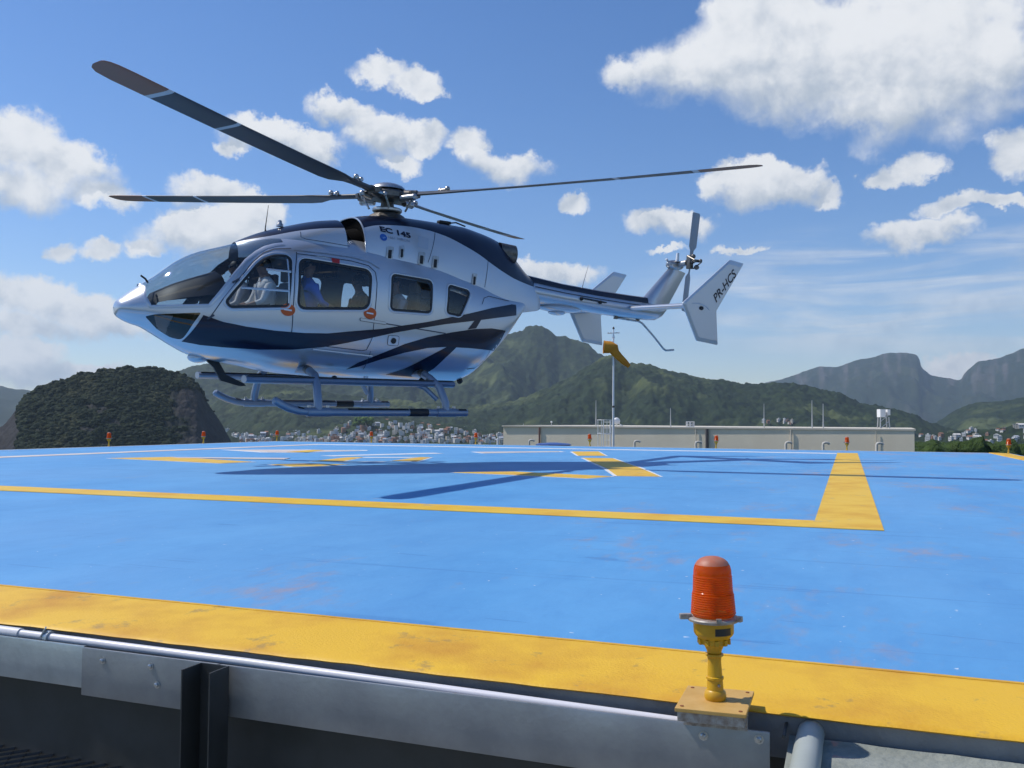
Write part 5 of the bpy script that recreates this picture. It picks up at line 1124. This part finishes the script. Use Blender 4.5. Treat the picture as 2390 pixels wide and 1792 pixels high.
for x, xf in ((1.50, 1.53), (-.28, -.43)):
    P = [(xf, -1.21, .03), (xf, -1.19, .16), (x+(xf-x)*.6, -1.10, .38), (x, -.98, .50), (x, -.78, .56), (x, -.4, .57), (x, 0, .57), (x, .4, .57), (x, .78, .56), (x, .98, .50), (x+(xf-x)*.6, 1.10, .38), (xf, 1.19, .16), (xf, 1.21, .03)]
    kids(heli, 'cross_tube', MB().tube(P, .056, 16), gearp, True)
    for sgn in (1, -1):
        b = MB(); b.tube([(x, .70*sgn, .575), (x, .80*sgn, .555)], .06, 12); kids(heli, 'cross_tube_clamp', b, darkmetal, True)
for sgn in (1, -1):
    kids(heli, 'rear_strut', MB().tube([(.02, .95*sgn, .44), (-.18, 1.02*sgn, .36), (-.33, 1.12*sgn, .20)], [.03, .035, .035], 10), gearp, True)
    b = MB(); b.sphere((1.05, .62*sgn, .455), .045, 10, 7); kids(heli, 'belly_lamp', b, blackp, True); b = MB(); b.sphere((-.35, .70*sgn, .47), .06, 10, 7, sc=(1.6, 1, .8)); kids(heli, 'belly_joint', b, blackp, True)
    b = MB(); b.tube([(.56, .60*sgn, .50), (.56, .62*sgn, .42)], .035, 10); kids(heli, 'drain_stub', b, silver, True)
b = MB(); pl = [(2.68, .68), (2.47, .63), (2.37, .46), (2.13, .352), (2.09, .315), (2.17, .305), (2.44, .375), (2.54, .55)]
b.prism(pl, lambda p: (p[0], -.025, p[1]), lambda p: (p[0], .025, p[1])); kids(heli, 'wire_cutter', b, blackp)
kids(heli, 'pitot_tube', MB().tube([(3.44, .10, 1.615), (3.47, .10, 1.66), (3.53, .10, 1.70)], .013, 6), blackp); b = MB(); b.sphere((2.75, 0, .68), 1, 12, 8, sc=(.14, .12, .075)); kids(heli, 'landing_light', b, silver, True)
kids(heli, 'tail_lamp', MB().sphere((-1.22, .30, .47), .05, 8, 6), blackp, True)
# ---- main rotor at rest
rot = MB(); rot.lathe([(.34, 2.86), (.26, 2.93), (.19, 2.97), (.11, 3.0), (.095, 3.14), (.13, 3.17), (.13, 3.2)], n=24); mast_ = kids(heli, 'rotor_mast', rot, darkmetal, True, 40)
kids(mast_, 'swashplate', MB().lathe([(.10, 2.985), (.21, 2.985), (.225, 3.0), (.225, 3.03), (.21, 3.045), (.10, 3.05)], n=28), metal, True, 30)
hub = kids(heli, 'rotor_hub', MB().lathe([(.12, 3.15), (.27, 3.17), (.30, 3.20), (.30, 3.27), (.27, 3.30), (.12, 3.31)], n=24), darkmetal, True, 30)
kids(hub, 'hub_cap', MB().lathe([(.275, 3.325), (.27, 3.34), (.22, 3.385), (.14, 3.415), (.06, 3.428), (.0004, 3.43)], n=32), metal, True)
CONE = .19
def bladepart(az, prof_fn, name, m, parent, closed=True): pass
for kb in range(4):
    az = R(33+90*kb); ca, sa = math.cos(az), math.sin(az)
    def W_(r, s, z): return (r*ca-s*sa, r*sa+s*ca, z)          # s>0 leads
    def zc(r): return 3.235+CONE*(r/5.5)**1.4
    bl_ = MB(); rows = []; SEC = [(-.27, 0), (-.25, .35), (-.18, .75), (-.05, 1.0), (.20, .8), (.50, .35), (.73, .02), (.50, -.12), (.20, -.35), (-.05, -.5), (-.18, -.45), (-.25, -.25)]
    rr = [.42, .6, .9, 1.08, 1.30, 1.5, 2.2, 3.55, 3.62, 4.62, 4.70, 5.15, 5.35, 5.44, 5.49, 5.5]
    cc = [.12, .11, .12, .15, .29, .325, .325, .325, .325, .325, .325, .325, .30, .24, .15, .08]
    tt = [.05, .045, .04, .035, .028, .024, .022, .021, .021, .020, .020, .019, .017, .013, .008, .005]
    for r, c, t in zip(rr, cc, tt):
        tw = R(12.5-6*r/5.5); rows.append([W_(r, -s*c*math.cos(tw)+h*t*math.sin(tw), zc(r)+h*t*math.cos(tw)-s*c*math.sin(tw)) for s, h in SEC])
    bl_.grid(rows, closed=True, mfn=lambda i, j: 1 if i in (7, 9) else (2 if 10 <= i else 0)); bl_.add(rows[-1], [tuple(range(12))], 2); bl_.add(rows[0], [tuple(range(12))])
    o = kids(heli, 'rotor_blade', bl_, [blade_grey, tipw, tipo], True, 50)
    q = MB(); q.tube([W_(.22, 0, 3.235), W_(.36, 0, 3.237), W_(.50, 0, 3.24)], [.085, .075, .065], 12); q.box(W_(.46, .07, 3.24), (.08, .08, .07)); q.box(W_(.46, -.07, 3.24), (.08, .08, .07)); kids(hub, 'blade_grip', q, darkmetal, True, 40)
    q = MB(); q.sphere(W_(.98, .04, 3.315), .042, 10, 7); q.sphere(W_(.86, .05, 3.305), .035, 10, 7); q.tube([W_(.84, .03, 3.30), W_(.98, .03, 3.31)], .016, 6); q.tube([W_(.88, .0, 3.24), W_(.88, .03, 3.30)], .016, 6); kids(o, 'vibration_damper', q, metal, True)
    q = MB(); q.tube([W_(.22, .16, 3.02), W_(.34, .15, 3.20)], .016, 8); q.sphere(W_(.34, .15, 3.20), .035, 8, 6); q.tube([W_(.34, .15, 3.20), W_(.42, .02, 3.235)], .022, 6); kids(hub, 'pitch_link', q, metal, True)
    q = MB(); q.tube([W_(.30, -.12, 3.17), W_(.50, -.13, 3.18)], .045, 10); q.sphere(W_(.52, -.13, 3.18), .05, 10, 7); kids(hub, 'lag_damper', q, metal, True)

# ================================================================== PEOPLE on board
skinm = mat('skin_tone', (.30, .16, .10), .55); hairm = mat('dark_hair', (.012, .010, .009), .6); eyem = mat('eye_dark', (.01, .01, .01), .2); lipm = mat('lips', (.24, .10, .08), .5)
trous = mat('dark_trousers', (.018, .02, .028), .8); shoe = mat('shoe_black', (.01, .01, .01), .4); hset = mat('headset_grey', (.05, .05, .055), .4); shades = mat('sunglasses', (.006, .006, .008), .08)
def person(loc, yaw, shirt, label, lean=0.0, headset=False, glasses=False, turn=0.0, bald=False):
    V, E_, RD_, C_ = [], [], [], []
    def v(p, r, c, par=None):
        V.append(p); RD_.append(r if isinstance(r, tuple) else (r, r)); C_.append(c)
        if par is not None: E_.append((par, len(V)-1))
        return len(V)-1
    def lx(z): return lean*max(0, z)
    pel = v((0, 0, 0), (.12, .155), 'T'); wa = v((-.02+lx(.14), 0, .14), (.115, .15), 'S', pel); ch = v((-.03+lx(.32), 0, .31), (.125, .165), 'S', wa); uc = v((-.02+lx(.44), 0, .43), (.10, .13), 'S', ch)
    nk = v((.0+lx(.53), 0, .53), .056, 'K', uc); hb = v((.025+lx(.6), 0, .605), (.075, .066), 'K', nk); hm_ = v((.03+lx(.68), 0, .69), (.098, .080), 'K', hb); ht = v((.015+lx(.76), 0, .765), (.075, .062), 'K', hm_)
    nose = v((.128+lx(.67), 0, .672), .014, 'K', hm_)
    for s in (1, -1):
        sh = v((-.02+lx(.43), .175*s, .425), .066, 'S', uc); el = v((.10+lx(.3), .235*s, .17), .047, 'S', sh); wr = v((.31, .175*s, .10), .031, 'K', el); pm = v((.375, .16*s, .10), (.022, .040), 'K', wr)
        for k, (dy, L) in enumerate(((-.030, .062), (-.010, .072), (.012, .068), (.032, .052))):
            a = v((.415, (.16+dy)*s, .098), .0095, 'K', pm); b = v((.415+L*.55, (.16+dy)*s, .090), .009, 'K', a); v((.415+L*.85, (.16+dy)*s, .070), .008, 'K', b)
        a = v((.365, (.16-.050)*s, .095), .011, 'K', pm); v((.405, (.16-.065)*s, .082), .009, 'K', a)
        hp = v((.06, .095*s, -.01), .088, 'T', pel); kn = v((.42, .13*s, .03), .062, 'T', hp); an = v((.43, .13*s, -.34), .045, 'T', kn); v((.56, .14*s, -.385), .038, 'B', an)
    me = bpy.data.meshes.new('person'); me.from_pydata(V, E_, []); o = bpy.data.objects.new('person', me); COL.objects.link(o)
    md = o.modifiers.new('s', 'SKIN'); md.use_smooth_shade = True; ss = o.modifiers.new('d', 'SUBSURF'); ss.levels = 2; ss.render_levels = 2
    for i, d in enumerate(me.skin_vertices[0].data): d.radius = RD_[i]; d.use_root = (i == 0)
    dg = bpy.context.evaluated_depsgraph_get(); m2 = bpy.data.meshes.new_from_object(o.evaluated_get(dg)); o.modifiers.clear(); o.data = m2; bpy.data.meshes.remove(me)
    m2.materials.clear()
    for mm in (skinm, shirt, trous, shoe): m2.materials.append(mm)
    VV = np.array(V); code = {'K': 0, 'S': 1, 'T': 2, 'B': 3}; mids = [((VV[a]*(1-t)+VV[b]*t), C_[b] if t > .35 or C_[a] == C_[b] else C_[a]) for a, b in E_ for t in (0, .25, .5, .75, 1)]
    MP = np.array([q[0] for q in mids]); MC = [code[q[1]] for q in mids]
    for p in m2.polygons: p.material_index = MC[int(np.argmin(((MP-np.array(p.center))**2).sum(1)))]; p.use_smooth = True
    o.matrix_world = HP @ Matrix.Translation(loc) @ Matrix.Rotation(yaw, 4, 'Z')
    hx = .02+lx(.69)
    def ch_(name, mb, m, sm=True): k = kids(o, name, mb, m, sm, 60); k.rotation_euler = (0, 0, 0); return k
    if not bald:
        rows = []
        for i in range(9):
            a = math.pi*.5*i/8; rows.append([(hx-.012+.112*math.cos(w)*math.sin(a+.001)*(1 if math.cos(w) < .3 else .93), .094*math.sin(w)*math.sin(a+.001), .705+.098*math.cos(a)-(.085*max(0, -math.cos(w))+.02*abs(math.sin(w)))*(i/8)**2) for w in [2*math.pi*k/20 for k in range(20)]])
        b = MB(); b.grid(rows, closed=True); ch_('hair', b, hairm)
    b = MB()
    for s in (1, -1): b.sphere((hx+.098, .034*s, .697), .012, 8, 6, sc=(.6, 1.2, .8))
    ch_('eyes', b, eyem); b = MB(); b.sphere((hx+.088, 0, .635), .02, 8, 6, sc=(.5, 1.2, .35)); ch_('mouth', b, lipm)
    for s in (1, -1): b = MB(); b.sphere((hx-.005, .088*s, .683), .026, 8, 6, sc=(.8, .35, 1.2)); ch_('ear', b, skinm)
    if glasses: b = MB(); b.box((hx+.104, 0, .698), (.016, .135, .036), ch=.006); b.box((hx+.05, .078, .702), (.11, .006, .012)); b.box((hx+.05, -.078, .702), (.11, .006, .012)); ch_('sunglasses', b, shades)
    if headset:
        b = MB(); b.tube([(hx-.005, .105*math.cos(a), .70+.125*math.sin(a)) for a in [math.pi*i/12 for i in range(13)]], .010, 6)
        for s in (1, -1): b.sphere((hx-.005, .104*s, .69), .045, 10, 7, sc=(1, .5, 1.1))
        b.tube([(hx+.02, .10, .665), (hx+.09, .09, .63), (hx+.115, .04, .625)], .005, 5); ch_('headset', b, hset)
    col = MB(); rows = []
    for r, z in ((.082, .475), (.074, .505), (.070, .525)): rows.append([(lx(.5)-.002+r*math.cos(w), r*.95*math.sin(w), z-.012*math.cos(w)) for w in [2*math.pi*k/18 for k in range(18)]])
    col.grid(rows, closed=True); ch_('collar', col, shirt)
    tag(o, label, 'person', 'people on board the helicopter'); return o
wshirt = mat('white_shirt', (.86, .86, .87), .8, bump=.2, bscale=30); bshirt = mat('blue_shirt', (.05, .15, .62), .8, bump=.2, bscale=30); dshirt = mat('dark_green_shirt', (.03, .045, .045), .85); gshirt = mat('pale_grey_shirt', (.42, .45, .52), .85)
person((2.08, -.40, 1.275), 0, wshirt, 'person with sunglasses in the far cockpit seat, face seen through the windshield', .06, True, True)
person((2.02, .40, 1.275), 0, wshirt, 'person in a bright white shirt in the near cockpit seat', .0, True, False)
person((1.36, .42, 1.32), math.pi, bshirt, 'person in a blue shirt at the front of the sliding door window', -.10)
person((.24, -.34, 1.25), 0, dshirt, 'dark silhouetted person at the rear of the sliding door window', .02, True)
person((.03, .43, 1.20), 0, gshirt, 'person in a pale shirt behind the third side window', .0)
